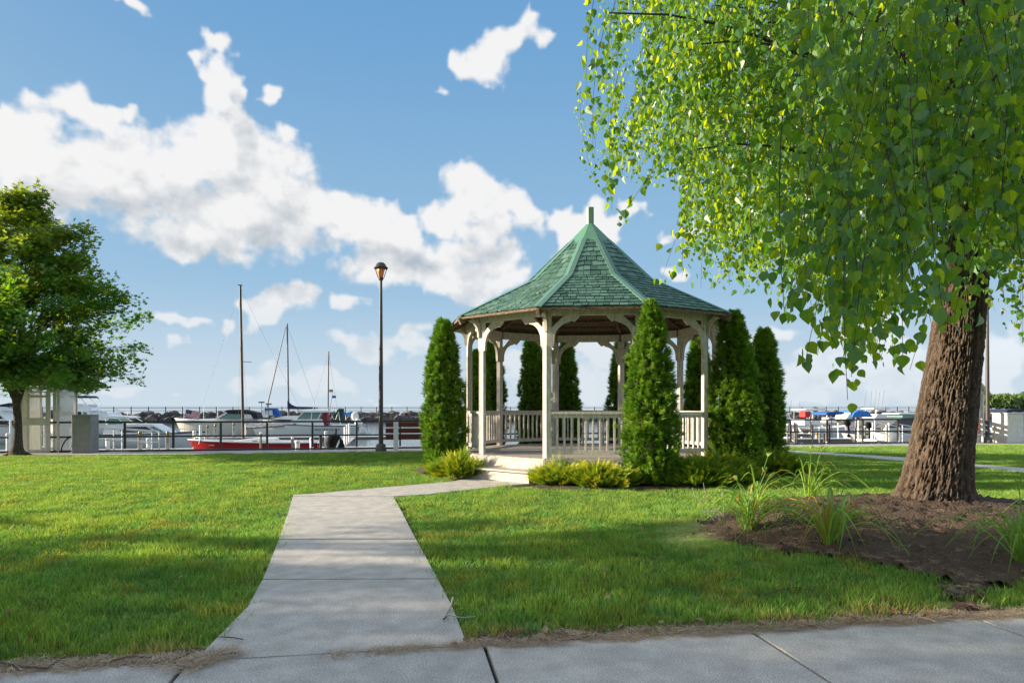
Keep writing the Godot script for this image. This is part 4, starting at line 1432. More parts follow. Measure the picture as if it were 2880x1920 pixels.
func moored_boats() -> void:
	M.gel = mat(Color(0.88, 0.89, 0.89), 0.3)
	M.gel_grey = mat(Color(0.74, 0.76, 0.77), 0.3)
	M.beige = mat(Color(0.72, 0.69, 0.63), 0.4)
	M.red = mat(Color(0.42, 0.012, 0.018), 0.3)
	M.dark_glass = mat(Color(0.02, 0.03, 0.045), 0.08)
	M.green_glass = mat(Color(0.16, 0.28, 0.27), 0.12)
	M.canvas_black = mat(Color(0.025, 0.022, 0.022), 0.85)
	M.canvas_navy = mat(Color(0.02, 0.03, 0.075), 0.8)
	M.canvas_blue = mat(Color(0.02, 0.11, 0.40), 0.8)
	M.canvas_bright = mat(Color(0.03, 0.22, 0.68), 0.75)
	M.canvas_grey = mat(Color(0.10, 0.105, 0.12), 0.85)
	M.canvas_green = mat(Color(0.015, 0.075, 0.055), 0.85)
	M.canvas_red = mat(Color(0.22, 0.025, 0.03), 0.85)
	M.canvas_white = mat(Color(0.62, 0.61, 0.60), 0.8)
	M.mast = mat(Color(0.075, 0.045, 0.035), 0.45)
	M.grey_mast = mat(Color(0.14, 0.13, 0.13), 0.45)
	M.stripe = mat(Color(0.02, 0.025, 0.05), 0.4)

	# the red sailboat in front
	var t := boat("sailboat", 716, 30.0, true, 5.5, 1.9, 0.90, 1.04, M.red, M.gel, "red-hulled sailboat with white deck behind the railing", "sailboat")
	var cab := block("cabin", t, t, [Vector2(600, 1250), Vector2(640, 1243), Vector2(690, 1235), Vector2(720, 1232), Vector2(776, 1232), Vector2(778, 1250)], 1.05, M.gel)
	windows(t, cab, [Vector2(657, 1243), Vector2(660, 1240), Vector2(671, 1240), Vector2(669, 1243)], 1.05, M.dark_glass)
	windows(t, cab, [Vector2(711, 1244), Vector2(717, 1238), Vector2(730, 1238), Vector2(727, 1244)], 1.05, M.dark_glass)
	windows(t, cab, [Vector2(731, 1243), Vector2(733, 1239), Vector2(752, 1239), Vector2(750, 1243)], 1.05, M.dark_glass)
	block("coaming", t, t, [Vector2(778, 1251), Vector2(780, 1243), Vector2(830, 1244), Vector2(870, 1246), Vector2(872, 1251)], 1.3, M.gel)
	var s := shape(t, [Vector2(685, 1234), Vector2(677, 803), Vector2(692, 1205), Vector2(797, 1198)])
	var b := MB.new()
	b.tube([Vector3(s[0].x, s[0].y, 0), Vector3(s[1].x, s[1].y, 0)], [0.062, 0.05], 10)
	b.box(at(Vector3(s[1].x, s[1].y, 0)), Vector3(0.17, 0.03, 0.1))
	part("mast", b.mesh(), M.mast, t)
	b = MB.new()
	b.tube([Vector3(s[2].x, s[2].y, 0), Vector3(s[3].x, s[3].y, 0)], [0.04], 8)
	part("boom", b.mesh(), M.grey_mast, t)
	b = MB.new()
	var pts := []
	var rad := []
	for k in 15:
		var f := k / 14.0
		pts.append(Vector3(lerpf(s[2].x, s[3].x, f), lerpf(s[2].y, s[3].y, f) + 0.11, sin(k * 2.1) * 0.02))
		rad.append(0.085 + 0.018 * sin(k * 2.6) if k > 0 and k < 14 else 0.05)
	b.tube(pts, rad, 10)
	part("furled_sail", b.mesh(), M.canvas_white, t)
	rods("stay", t, [[678, 812, 0, 545, 1243, 0], [678, 812, 0, 884, 1247, 0], [680, 900, 0, 690, 1247, 0.8], [680, 900, 0, 680, 1247, -0.8]], 0.0035, M.grey_mast)
	rods("spreader", t, [[682, 1017, 0, 703, 1017, 0.3]], 0.014, M.grey_mast)
	rods("rail_post", t, [[552, 1243, 0.1, 556, 1226, 0.15], [552, 1243, -0.1, 556, 1226, -0.15], [575, 1246, 0.4, 578, 1228, 0.4], [575, 1246, -0.4, 578, 1228, -0.4], [556, 1226, 0.15, 578, 1228, 0.4], [556, 1226, -0.15, 578, 1228, -0.4], [556, 1226, 0.15, 556, 1226, -0.15]], 0.014, M.steel)

	# white cruiser with a hard top, bow to the right
	t = boat("cabin_cruiser", 424, 40.0, false, 6.0, 2.3, 0.86, 0.98, M.gel, M.stripe, "white cabin cruiser with hardtop beside the grey cabinet")
	cab = block("cabin", t, t, [Vector2(314, 1219), Vector2(322, 1194), Vector2(350, 1191), Vector2(440, 1192), Vector2(482, 1216), Vector2(480, 1222), Vector2(314, 1224)], 1.75, M.gel)
	windows(t, cab, [Vector2(357, 1208), Vector2(370, 1199), Vector2(424, 1198), Vector2(451, 1214), Vector2(364, 1214)], 1.75, M.dark_glass)
	windows(t, cab, [Vector2(432, 1199), Vector2(444, 1198), Vector2(472, 1214), Vector2(459, 1214)], 1.75, M.green_glass)
	var top := block("hardtop", t, t, [Vector2(306, 1170), Vector2(310, 1168), Vector2(370, 1169), Vector2(384, 1173), Vector2(382, 1175), Vector2(312, 1174)], 1.7, M.gel)
	windows(t, top, [Vector2(327, 1192), Vector2(328, 1176), Vector2(350, 1176), Vector2(366, 1192)], 1.55, M.green_glass)
	rods("pillar", t, [[324, 1193, 0.8, 320, 1174, 0.8], [324, 1193, -0.8, 320, 1174, -0.8], [402, 1192, 0.7, 372, 1175, 0.75], [402, 1192, -0.7, 372, 1175, -0.75], [366, 1192, 0.75, 350, 1175, 0.75], [366, 1192, -0.75, 350, 1175, -0.75]], 0.025, M.gel)
	rods("antenna", t, [[370, 1170, 0.5, 373, 1154, 0.5]], 0.012, M.white_paint)
	rods("bow_rail", t, [[480, 1207, 0.7, 556, 1205, 0.05], [480, 1207, -0.7, 556, 1205, -0.05], [500, 1216, 0.7, 500, 1207, 0.6], [530, 1216, 0.4, 530, 1206, 0.35]], 0.012, M.steel)

	# flybridge cruiser
	t = boat("flybridge_cruiser", 250, 55.0, true, 6.6, 2.7, 1.2, 1.6, M.gel, M.stripe, "white flybridge cruiser with dark sunshade behind the grey cabinet")
	cab = block("cabin", t, t, [Vector2(178, 1181), Vector2(206, 1155), Vector2(262, 1155), Vector2(272, 1181)], 2.2, M.gel)
	windows(t, cab, [Vector2(190, 1169), Vector2(204, 1157), Vector2(244, 1157), Vector2(247, 1168)], 2.2, M.dark_glass)
	windows(t, cab, [Vector2(250, 1168), Vector2(249, 1158), Vector2(258, 1158), Vector2(262, 1168)], 2.2, M.green_glass)
	block("flybridge", t, t, [Vector2(190, 1155), Vector2(213, 1142), Vector2(257, 1141), Vector2(266, 1147), Vector2(270, 1155)], 2.0, M.gel)
	block("flybridge_seats", t, t, [Vector2(212, 1142), Vector2(214, 1136), Vector2(228, 1136), Vector2(232, 1139), Vector2(244, 1139), Vector2(246, 1136), Vector2(262, 1137), Vector2(262, 1142)], 1.4, M.gel_grey)
	block("cockpit", t, t, [Vector2(270, 1180), Vector2(272, 1160), Vector2(310, 1160), Vector2(322, 1182)], 2.2, M.gel)
	block("side_panel", t, t, [Vector2(310, 1172), Vector2(304, 1150), Vector2(310, 1149), Vector2(325, 1172)], 0.1, M.gel, 1.0)
	block("sunshade", t, t, [Vector2(215, 1119), Vector2(216, 1115), Vector2(222, 1113), Vector2(255, 1113), Vector2(262, 1117), Vector2(262, 1119)], 1.9, M.canvas_black)
	rods("shade_frame", t, [[217, 1119, 0.9, 230, 1141, 0.9], [240, 1119, 0.9, 222, 1141, 0.9], [240, 1119, 0.9, 258, 1141, 0.9], [261, 1119, 0.9, 245, 1141, 0.9], [217, 1119, -0.9, 230, 1141, -0.9], [240, 1119, -0.9, 222, 1141, -0.9], [240, 1119, -0.9, 258, 1141, -0.9], [261, 1119, 0.9, 269, 1141, 0.9]], 0.016, M.steel)

	# the boat at the left border
	t = boat("motor_yacht", -10, 46.0, true, 5.6, 2.5, 1.15, 1.4, M.gel, M.stripe, "white motor yacht at the far left with arched dark windows")
	cab = block("cabin", t, t, [Vector2(-80, 1182), Vector2(-70, 1155), Vector2(20, 1155), Vector2(36, 1182)], 2.1, M.gel)
	windows(t, cab, [Vector2(-60, 1177), Vector2(-60, 1165), Vector2(0, 1163), Vector2(18, 1165), Vector2(28, 1177)], 2.1, M.dark_glass)
	block("flybridge", t, t, [Vector2(-60, 1155), Vector2(-10, 1150), Vector2(6, 1143), Vector2(34, 1144), Vector2(40, 1155)], 1.9, M.gel)
	block("canvas_top", t, t, [Vector2(4, 1143), Vector2(14, 1138), Vector2(38, 1133), Vector2(40, 1143)], 1.7, M.canvas_black)
	b = MB.new()
	b.tube([Vector3(-24, WATER + 0.08, -41), Vector3(-19.5, WATER + 0.12, -40.6), Vector3(-15.6, WATER + 0.08, -41.4)], [0.16], 8)
	tag(part("floating_boom", b.mesh(), M.yellow, self), "yellow floating boom on the water before the left yacht", "boom")

	# express cruiser under black canvas
	t = boat("express_cruiser", 618, 50.0, true, 6.2, 2.5, 1.35, 1.62, M.beige, M.gel, "beige express cruiser under black canvas behind the dark mast")
	cab = block("foredeck", t, t, [Vector2(510, 1182), Vector2(560, 1178), Vector2(620, 1176), Vector2(724, 1178), Vector2(726, 1186), Vector2(512, 1186)], 1.5, M.gel)
	windows(t, cab, [Vector2(622, 1178), Vector2(648, 1163), Vector2(680, 1164), Vector2(682, 1177)], 2.05, M.green_glass)
	block("windscreen", t, t, [Vector2(612, 1177), Vector2(640, 1160), Vector2(634, 1152), Vector2(637, 1152), Vector2(646, 1161), Vector2(620, 1177)], 2.1, M.gel)
	block("canopy", t, t, [Vector2(638, 1155), Vector2(650, 1152), Vector2(684, 1151), Vector2(722, 1161), Vector2(728, 1178), Vector2(716, 1180), Vector2(708, 1165), Vector2(680, 1163), Vector2(650, 1163)], 2.15, M.canvas_black)
	block("clear_side", t, t, [Vector2(684, 1177), Vector2(684, 1163), Vector2(708, 1165), Vector2(714, 1177)], 2.1, M.gel_grey)
	rods("rod", t, [[664, 1180, 0.9, 667, 1148, 0.9], [690, 1180, 0.9, 689, 1156, 0.9], [704, 1180, 0.9, 701, 1156, 0.9], [710, 1180, 0.9, 710, 1157, 0.9], [618, 1178, -0.8, 619, 1143, -0.8], [570, 1178, 0.5, 570, 1142, 0.5]], 0.014, M.white_paint)

	# runabout with blue canopy
	t = boat("runabout", 764, 60.0, true, 3.3, 2.0, 0.95, 1.15, M.gel, M.gel_grey, "small white boat with blue canopy left of the tall mast")
	block("windscreen", t, t, [Vector2(724, 1173), Vector2(744, 1152), Vector2(750, 1149), Vector2(752, 1173)], 1.6, M.gel)
	var can := block("canopy", t, t, [Vector2(748, 1149), Vector2(752, 1148), Vector2(776, 1148), Vector2(790, 1168), Vector2(772, 1170), Vector2(769, 1152), Vector2(752, 1154)], 1.65, M.canvas_blue)
	block("clear_side", t, can, [Vector2(752, 1166), Vector2(753, 1153), Vector2(769, 1152), Vector2(772, 1168)], 1.55, M.gel_grey)
	for q in [[735, 1131, "taller pole with flat dark plate left of the blue canopy"], [755, 1136, "shorter pole with flat dark plate above the blue canopy"]]:
		var p := seen(q[0], q[1], 55.0)
		var pole := thing("plate_pole", Vector3(p.x, WATER, p.z), 0.178, q[2], "pole")
		b = MB.new()
		b.tube([Vector3.ZERO, Vector3(0, p.y - WATER, 0)], [0.03], 6)
		part("pole", b.mesh(), M.grey_mast, pole)
		b = MB.new()
		b.box(at(Vector3(0, p.y - WATER, 0)), Vector3(0.42, 0.11, 0.3))
		part("plate", b.mesh(), M.grey_mast, pole)

	# the charter boat
	t = boat("charter_boat", 856, 50.0, true, 7.7, 2.9, 1.06, 1.36, M.gel, M.stripe, "white charter fishing boat with lettered side and red canvas")
	cab = block("cabin", t, t, [Vector2(775, 1196), Vector2(822, 1182), Vector2(834, 1178), Vector2(908, 1178), Vector2(914, 1198), Vector2(776, 1200)], 2.2, M.gel)
	windows(t, cab, [Vector2(829, 1191), Vector2(834, 1189), Vector2(841, 1190), Vector2(836, 1192)], 2.2, M.dark_glass)
	var hs := block("wheelhouse", t, t, [Vector2(838, 1178), Vector2(860, 1158), Vector2(914, 1158), Vector2(908, 1178)], 2.0, M.green_glass)
	for l in [[838, 1178, 860, 1157], [878, 1178, 880, 1158], [896, 1178, 906, 1158]]:
		for z in [-1.0, 1.0]:
			var e := shape(t, [Vector2(l[0], l[1]), Vector2(l[2], l[3])])
			b = MB.new()
			b.bar(Vector3(e[0].x, e[0].y, z), Vector3(e[1].x, e[1].y, z), 0.06, 0.06)
			part("pillar", b.mesh(), M.gel, hs)
	block("hardtop", t, t, [Vector2(846, 1157), Vector2(854, 1154), Vector2(925, 1154), Vector2(934, 1156), Vector2(932, 1159), Vector2(850, 1159)], 2.3, M.gel)
	block("red_canvas", t, t, [Vector2(902, 1180), Vector2(912, 1159), Vector2(919, 1159), Vector2(923, 1195), Vector2(908, 1195)], 2.05, M.canvas_red)
	block("cockpit", t, t, [Vector2(914, 1200), Vector2(916, 1196), Vector2(1000, 1194), Vector2(1000, 1202)], 2.5, M.gel)
	rods("ladder", t, [[922, 1194, 1.0, 928, 1160, 1.0], [910, 1193, 1.05, 922, 1160, 1.05], [938, 1180, 1, 946, 1158, 1], [952, 1194, 1, 946, 1158, 1]], 0.02, M.gel)
	rods("bow_rail", t, [[716, 1178, -0.1, 775, 1180, -0.9], [716, 1178, 0.1, 775, 1180, 0.9], [740, 1191, 0.6, 740, 1179, 0.5], [765, 1194, 0.9, 765, 1180, 0.8]], 0.014, M.steel)
	rods("antenna", t, [[886, 1157, 0.4, 885, 1122, 0.4], [882, 1157, -0.3, 882, 1126, -0.3]], 0.012, M.white_paint)
	var tm := TextMesh.new()
	var fnt := SystemFont.new()
	fnt.font_names = PackedStringArray(["Droid Sans"])
	fnt.font_weight = 700
	fnt.font_italic = true
	tm.font = fnt
	tm.text = "Clean Livin Charters"
	tm.font_size = 24
	tm.pixel_size = 0.0076
	tm.depth = 0.02
	var lp := shape(t, [Vector2(922, 1206)])
	part("lettering", tm, M.stripe, t, Transform3D(Basis(Vector3.UP, PI) * Basis(Vector3.RIGHT, -0.10), Vector3(lp[0].x, lp[0].y, -1.395)))

	# sailboat with navy sail cover behind it
	t = boat("sailboat", 830, 70.0, true, 6.6, 2.3, 1.0, 1.2, M.gel, M.stripe, "sailboat with tall grey mast and navy sail cover", "sailboat")
	block("cabin", t, t, [Vector2(770, 1178), Vector2(800, 1170), Vector2(868, 1168), Vector2(870, 1180)], 1.5, M.gel)
	s = shape(t, [Vector2(812, 1178), Vector2(808, 910), Vector2(805, 915), Vector2(748, 1170)])
	b = MB.new()
	b.tube([Vector3(s[0].x, s[0].y, 0), Vector3(s[1].x, s[1].y, 0)], [0.10, 0.075], 8)
	part("mast", b.mesh(), M.grey_mast, t)
	b = MB.new()
	b.tube([Vector3(s[2].x, s[2].y, 0), Vector3(s[3].x, s[3].y, 0)], [0.035, 0.07], 8)
	part("furled_jib", b.mesh(), M.grey_mast, t)
	block("sail_cover", t, t, [Vector2(809, 1127), Vector2(813, 1131), Vector2(820, 1138), Vector2(832, 1143), Vector2(890, 1145), Vector2(891, 1149), Vector2(850, 1151), Vector2(809, 1150)], 0.3, M.canvas_navy)
	rods("stay", t, [[808, 915, 0, 896, 1172, 0], [808, 1000, 0, 812, 1172, 1.0]], 0.012, M.grey_mast)

	# boat with green canvas and a mast with flags
	t = boat("fishing_boat", 946, 64.0, true, 3.8, 2.2, 0.95, 1.2, M.gel, M.canvas_green, "fishing boat with white roof and dark green canvas")
	block("roof", t, t, [Vector2(917, 1149), Vector2(918, 1146), Vector2(964, 1145), Vector2(965, 1149)], 1.9, M.gel)
	block("green_canvas", t, t, [Vector2(954, 1149), Vector2(965, 1149), Vector2(967, 1176), Vector2(938, 1176), Vector2(938, 1168)], 1.8, M.canvas_green)
	rods("pillar", t, [[921, 1178, 0.85, 920, 1149, 0.85], [921, 1178, -0.85, 920, 1149, -0.85], [936, 1178, 0.85, 946, 1149, 0.85]], 0.03, M.gel)
	t = boat("sailboat", 930, 68.0, false, 5.0, 2.0, 0.9, 1.1, M.gel, M.stripe, "sailboat with the shortest of the three masts", "sailboat")
	s = shape(t, [Vector2(922, 1180), Vector2(924, 988)])
	b = MB.new()
	b.tube([Vector3(s[0].x, s[0].y, 0), Vector3(s[1].x, s[1].y, 0)], [0.08, 0.06], 8)
	part("mast", b.mesh(), M.grey_mast, t)
	rods("stay", t, [[924, 990, 0, 875, 1170, 0], [924, 990, 0, 950, 1172, 0]], 0.010, M.grey_mast)
	var fp := seen(926, 1160, 62.0)
	var staff := thing("flagstaff", fp, 0.178, "slanting staff with two small flags beside the short mast", "flagstaff")
	b = MB.new()
	b.tube([Vector3.ZERO, Vector3(0.30, 2.05, 0)], [0.025], 6)
	part("staff", b.mesh(), M.grey_mast, staff)
	part("flag", flag_mesh(0.36, 0.24), flag_mat(), staff, at(Vector3(0.29, 1.86, 0), rot_y(PI)))
	part("flag", flag_mesh(0.34, 0.22), mat(Color(0.05, 0.09, 0.30), 0.8), staff, at(Vector3(0.24, 1.32, 0)))

	# skiff with outboards
	t = boat("skiff", 992, 58.0, true, 2.4, 1.9, 0.8, 0.9, M.gel, M.stripe, "small skiff with a blue bimini right of the charter boat")
	block("bimini", t, t, [Vector2(969, 1167), Vector2(971, 1161), Vector2(984, 1159), Vector2(987, 1162), Vector2(986, 1167)], 1.6, M.canvas_bright)
	rods("bimini_frame", t, [[970, 1185, 0.75, 972, 1164, 0.75], [987, 1185, 0.75, 985, 1163, 0.75], [970, 1185, -0.75, 986, 1163, -0.75]], 0.02, M.steel)
	outboard(seen(1003, 1182, 57.0) , 0.178, 0.3, 1.15, M.gel_grey, "white outboard on the skiff's stern, upright one")
	outboard(seen(1016, 1196, 56.5), 0.178, 0.75, 1.1, M.gel, "white outboard tilted up at the end of the skiff")

	# the big black outboard behind the railing
	var ob := outboard(seen(958, 1240, 26.6) + Vector3(0, -0.42, 0), 0.178, 0.55, 1.25, M.black, "large black outboard motor tilted up right behind the railing")
	b = MB.new()
	b.prism(PackedVector2Array([Vector2(-0.16, 0.10), Vector2(-0.12, 0.09), Vector2(0.12, 0.25), Vector2(0.20, 0.36), Vector2(0.10, 0.31)]), Transform3D.IDENTITY, 0.185, 0.245)
	part("white_swoosh", b.mesh(), M.gel, ob, Transform3D(Basis(Vector3(0, 0, 1), 0.55) * 1.25, Vector3.ZERO))
	t = boat("dinghy", 940, 26.9, true, 1.9, 1.1, 0.42, 0.5, M.gel_grey, M.black, "small grey dinghy under the black outboard motor", "dinghy")

	# flag on the hardtop cruiser's neighbour
	fp = seen(517, 1184, 47.0)
	staff = thing("flagstaff", Vector3(fp.x, -0.42, fp.z), 0.178, "white staff with a waving American flag above the docks", "flagstaff")
	b = MB.new()
	b.tube([Vector3.ZERO, Vector3(0, 1.9, 0)], [0.018], 6)
	part("staff", b.mesh(), M.white_paint, staff)
	part("flag", flag_mesh(0.95, 0.52), flag_mat(), staff, at(Vector3(0.02, 1.25, 0), Basis(Vector3(0, 0, 1), -0.22)))

	right_boats()


func flag_mesh(w: float, h: float) -> ArrayMesh:
	var b := MB.new()
	var rows := []
	for i in 7:
		var row := PackedVector3Array()
		for j in 13:
			var f := j / 12.0
			row.append(Vector3(f * w, h * (1.0 - i / 6.0), sin(f * 9.0 + i * 0.3) * 0.06 * w * f))
		rows.append(row)
	b.grid(rows, false, true)
	return b.mesh()


func flag_mat() -> StandardMaterial3D:
	if M.has("flag"):
		return M.flag
	var im := Image.create(130, 78, false, Image.FORMAT_RGBA8)
	im.fill(Color(0.86, 0.84, 0.84))
	for k in 13:
		if k % 2 == 0:
			im.fill_rect(Rect2i(0, k * 6, 130, 6), Color(0.66, 0.10, 0.14))
	im.fill_rect(Rect2i(0, 0, 52, 42), Color(0.10, 0.13, 0.32))
	for r in 9:
		for k in (6 if r % 2 == 0 else 5):
			im.fill_rect(Rect2i(3 + k * 8 + (0 if r % 2 == 0 else 4), 3 + r * 4, 2, 2), Color(0.9, 0.9, 0.92))
	var m := StandardMaterial3D.new()
	m.albedo_texture = ImageTexture.create_from_image(im)
	m.roughness = 0.85
	m.backlight_enabled = true
	m.backlight = Color(0.3, 0.3, 0.3)
	M.flag = m
	return m


func right_boats() -> void:
	var t := boat("cabin_boat", 2190, 60.0, false, 4.0, 2.2, 1.0, 1.2, M.gel, M.stripe, "white cabin boat half behind the rightmost tall evergreen")
	var cab := block("cabin", t, t, [Vector2(2162, 1182), Vector2(2164, 1163), Vector2(2205, 1163), Vector2(2212, 1182)], 1.8, M.gel)
	windows(t, cab, [Vector2(2168, 1173), Vector2(2168, 1166), Vector2(2182, 1166), Vector2(2182, 1173)], 1.8, M.dark_glass)
	windows(t, cab, [Vector2(2186, 1173), Vector2(2186, 1166), Vector2(2201, 1166), Vector2(2205, 1173)], 1.8, M.dark_glass)
	block("roof", t, t, [Vector2(2158, 1163), Vector2(2160, 1160), Vector2(2208, 1160), Vector2(2212, 1163)], 2.0, M.gel)
	t = boat("pontoon_boat", 2272, 56.0, false, 3.6, 2.2, 0.7, 0.75, M.gel_grey, M.gel, "boat with long white roof and red seat cover")
	block("roof", t, t, [Vector2(2240, 1152), Vector2(2245, 1150), Vector2(2304, 1148), Vector2(2308, 1150), Vector2(2300, 1154), Vector2(2248, 1155)], 2.1, M.gel)
	rods("roof_post", t, [[2250, 1190, 0.9, 2250, 1154, 0.9], [2268, 1190, 0.9, 2270, 1153, 0.9], [2284, 1190, 0.9, 2282, 1153, 0.9], [2298, 1190, 0.9, 2298, 1152, 0.9], [2250, 1190, -0.9, 2250, 1154, -0.9], [2298, 1190, -0.9, 2298, 1152, -0.9]], 0.025, M.steel)
	block("red_seat_cover", t, t, [Vector2(2242, 1172), Vector2(2242, 1157), Vector2(2256, 1156), Vector2(2260, 1162), Vector2(2256, 1172)], 0.8, mat(Color(0.55, 0.03, 0.03), 0.6), 0.2)
	block("fence_panel", t, t, [Vector2(2240, 1194), Vector2(2240, 1178), Vector2(2306, 1178), Vector2(2306, 1194)], 2.0, M.gel)
	t = boat("runabout", 2340, 50.0, false, 4.2, 2.1, 0.9, 1.15, M.gel, M.gel_grey, "white runabout with rolled blue bimini in the right marina")
	block("bimini", t, t, [Vector2(2297, 1166), Vector2(2301, 1160), Vector2(2312, 1158), Vector2(2345, 1157), Vector2(2354, 1160), Vector2(2354, 1164), Vector2(2330, 1166)], 1.8, M.canvas_blue)
	rods("bimini_frame", t, [[2300, 1185, 0.85, 2304, 1164, 0.85], [2350, 1185, 0.85, 2345, 1164, 0.85], [2320, 1185, 0.85, 2330, 1164, 0.85], [2300, 1185, -0.85, 2304, 1164, -0.85], [2350, 1185, -0.85, 2345, 1164, -0.85]], 0.02, M.steel)
	block("console", t, t, [Vector2(2316, 1188), Vector2(2320, 1174), Vector2(2338, 1172), Vector2(2346, 1188)], 0.8, M.gel)
	t = boat("motor_boat", 2400, 58.0, false, 4.6, 2.2, 0.9, 1.1, M.gel, M.stripe, "white motor boat under a bright blue tarpaulin tent")
	block("blue_tarpaulin", t, t, [Vector2(2372, 1172), Vector2(2380, 1160), Vector2(2392, 1155), Vector2(2420, 1155), Vector2(2436, 1170), Vector2(2434, 1172)], 2.0, M.canvas_bright)
	block("windscreen", t, t, [Vector2(2360, 1180), Vector2(2366, 1166), Vector2(2374, 1160), Vector2(2380, 1180)], 1.6, M.gel)
	t = boat("bow_rider", 2428, 42.0, true, 3.0, 1.9, 0.75, 0.9, M.gel_grey, M.stripe, "boat under a taut black mooring cover, right marina")
	block("black_cover", t, t, [Vector2(2398, 1202), Vector2(2420, 1192), Vector2(2440, 1180), Vector2(2448, 1175), Vector2(2456, 1182), Vector2(2482, 1178), Vector2(2490, 1196), Vector2(2470, 1203)], 1.6, M.canvas_grey)
	outboard(seen(2385, 1198, 41.5), 0.178 + PI, -0.2, 0.72, M.black, "black outboard left of the black-covered boat")
	outboard(seen(2445, 1204, 38.0), 0.178 + PI, -0.2, 0.6, M.black, "smaller black outboard below the black-covered boat")
	t = boat("sports_cruiser", 2512, 40.0, true, 3.4, 2.1, 0.95, 1.15, M.gel, M.stripe, "white boat with sloping dark blue cover beside the big trunk")
	block("dark_cover", t, t, [Vector2(2458, 1202), Vector2(2480, 1186), Vector2(2505, 1174), Vector2(2545, 1173), Vector2(2552, 1200)], 1.9, M.canvas_grey)
	rods("frame", t, [[2504, 1200, 0.98, 2488, 1176, 0.98], [2528, 1198, 0.98, 2519, 1176, 0.98], [2540, 1196, 0.98, 2556, 1176, 0.98]], 0.035, M.gel)
	t = boat("sport_fisher", 2470, 62.0, true, 4.6, 2.4, 1.0, 1.3, M.gel, M.stripe, "sport fishing boat with white tower and upright rods")
	block("tower_top", t, t, [Vector2(2436, 1150), Vector2(2438, 1147), Vector2(2486, 1146), Vector2(2490, 1150)], 1.6, M.gel)
	block("cabin", t, t, [Vector2(2440, 1176), Vector2(2448, 1164), Vector2(2476, 1164), Vector2(2480, 1176)], 1.7, M.gel)
	rods("tower_leg", t, [[2440, 1176, 0.8, 2450, 1150, 0.7], [2464, 1176, 0.8, 2454, 1150, 0.7], [2482, 1176, 0.8, 2480, 1150, 0.7], [2440, 1176, -0.8, 2450, 1150, -0.7], [2482, 1176, -0.8, 2480, 1150, -0.7]], 0.035, M.gel)
	rods("fishing_rod", t, [[2440, 1150, 0.6, 2448, 1097, 0.6], [2461, 1148, 0.6, 2465, 1100, 0.6], [2466, 1148, 0.3, 2473, 1098, 0.3], [2470, 1148, 0, 2476, 1102, 0], [2474, 1148, -0.3, 2484, 1097, -0.3], [2207, 1162, 0.3, 2208, 1126, 0.3], [2232, 1168, 0.2, 2232, 1130, 0.2]], 0.014, M.grey_mast)
	t = boat("day_boat", 2540, 54.0, false, 4.4, 2.2, 0.95, 1.15, M.gel, M.stripe, "white hardtop day boat half behind the big tree's trunk")
	block("hardtop", t, t, [Vector2(2498, 1164), Vector2(2504, 1161), Vector2(2580, 1160), Vector2(2582, 1164)], 1.9, M.gel)
	block("windscreen", t, t, [Vector2(2510, 1180), Vector2(2516, 1165), Vector2(2570, 1165), Vector2(2590, 1180)], 1.7, M.green_glass)
	t = boat("runabout", 2850, 46.0, true, 3.6, 2.1, 0.9, 1.1, M.gel, M.canvas_blue, "boat with navy bimini behind the pale cabinet")
	block("bimini", t, t, [Vector2(2786, 1158), Vector2(2796, 1152), Vector2(2830, 1150), Vector2(2862, 1154), Vector2(2866, 1158), Vector2(2830, 1155)], 1.8, M.canvas_navy)
	rods("bimini_frame", t, [[2800, 1186, 0.85, 2800, 1154, 0.85], [2856, 1186, 0.85, 2862, 1157, 0.85], [2840, 1186, 0.85, 2864, 1156, 0.85]], 0.02, M.steel)
	block("windscreen", t, t, [Vector2(2838, 1192), Vector2(2846, 1172), Vector2(2876, 1172), Vector2(2884, 1192)], 1.6, M.green_glass)
	outboard(seen(2206, 1186, 40.0), 0.178 + PI, -0.65, 1.35, M.gel, "white outboard tilted up beside the tall evergreens")


# ---------------------------------------------------------------- plants
func plants() -> void:
	lawn()
	trees()
	evergreens()
	big_tree()
	bed_plants()
	litter()


func blade(b: MB, root: Vector3, lean: Vector3, h: float, w: float, ca: Color, cb: Color, side: Vector3) -> void:
	var m := root + Vector3(0, h * 0.6, 0) + lean * 0.35
	var t := root + Vector3(0, h, 0) + lean
	var k := b.v.size()
	var nn := side.cross(Vector3(lean.x * 0.5, h, lean.z * 0.5)).normalized()
	var s := side * w * 0.5
	for q in [root - s, root + s, m - s * 0.8, m + s * 0.8, t]:
		b.v.append(q); b.n.append(nn); b.u.append(Vector2.ZERO)
	for q in [ca, ca, ca.lerp(cb, 0.6), ca.lerp(cb, 0.6), cb]:
		b.c.append(q)
	for q in [0, 3, 1, 0, 2, 3, 2, 4, 3]:
		b.ix.append(k + q)


func grass_tile(size: float, n: int, hmin: float, hmax: float, dry: float) -> ArrayMesh:
	var b := MB.new()
	for i in n:
		var a := rng.randf() * TAU
		var h := rng.randf_range(hmin, hmax) * (1.0 if rng.randf() > 0.08 else 1.35)
		var l := Vector3(cos(a), 0, sin(a)) * h * rng.randf_range(0.1, 0.9)
		var a2 := rng.randf() * TAU
		var g := Color(0.17, 0.38, 0.08).lerp(Color(0.46, 0.62, 0.16), rng.randf())
		if rng.randf() < dry:
			g = Color(0.22, 0.17, 0.08)
		blade(b, Vector3(rng.randf_range(-0.5, 0.5) * size, -0.01, rng.randf_range(-0.5, 0.5) * size), l, h, rng.randf_range(0.0038, 0.0078), g * rng.randf_range(0.45, 0.8), g * rng.randf_range(0.85, 1.2), Vector3(cos(a2), 0, sin(a2)))
	return b.mesh()


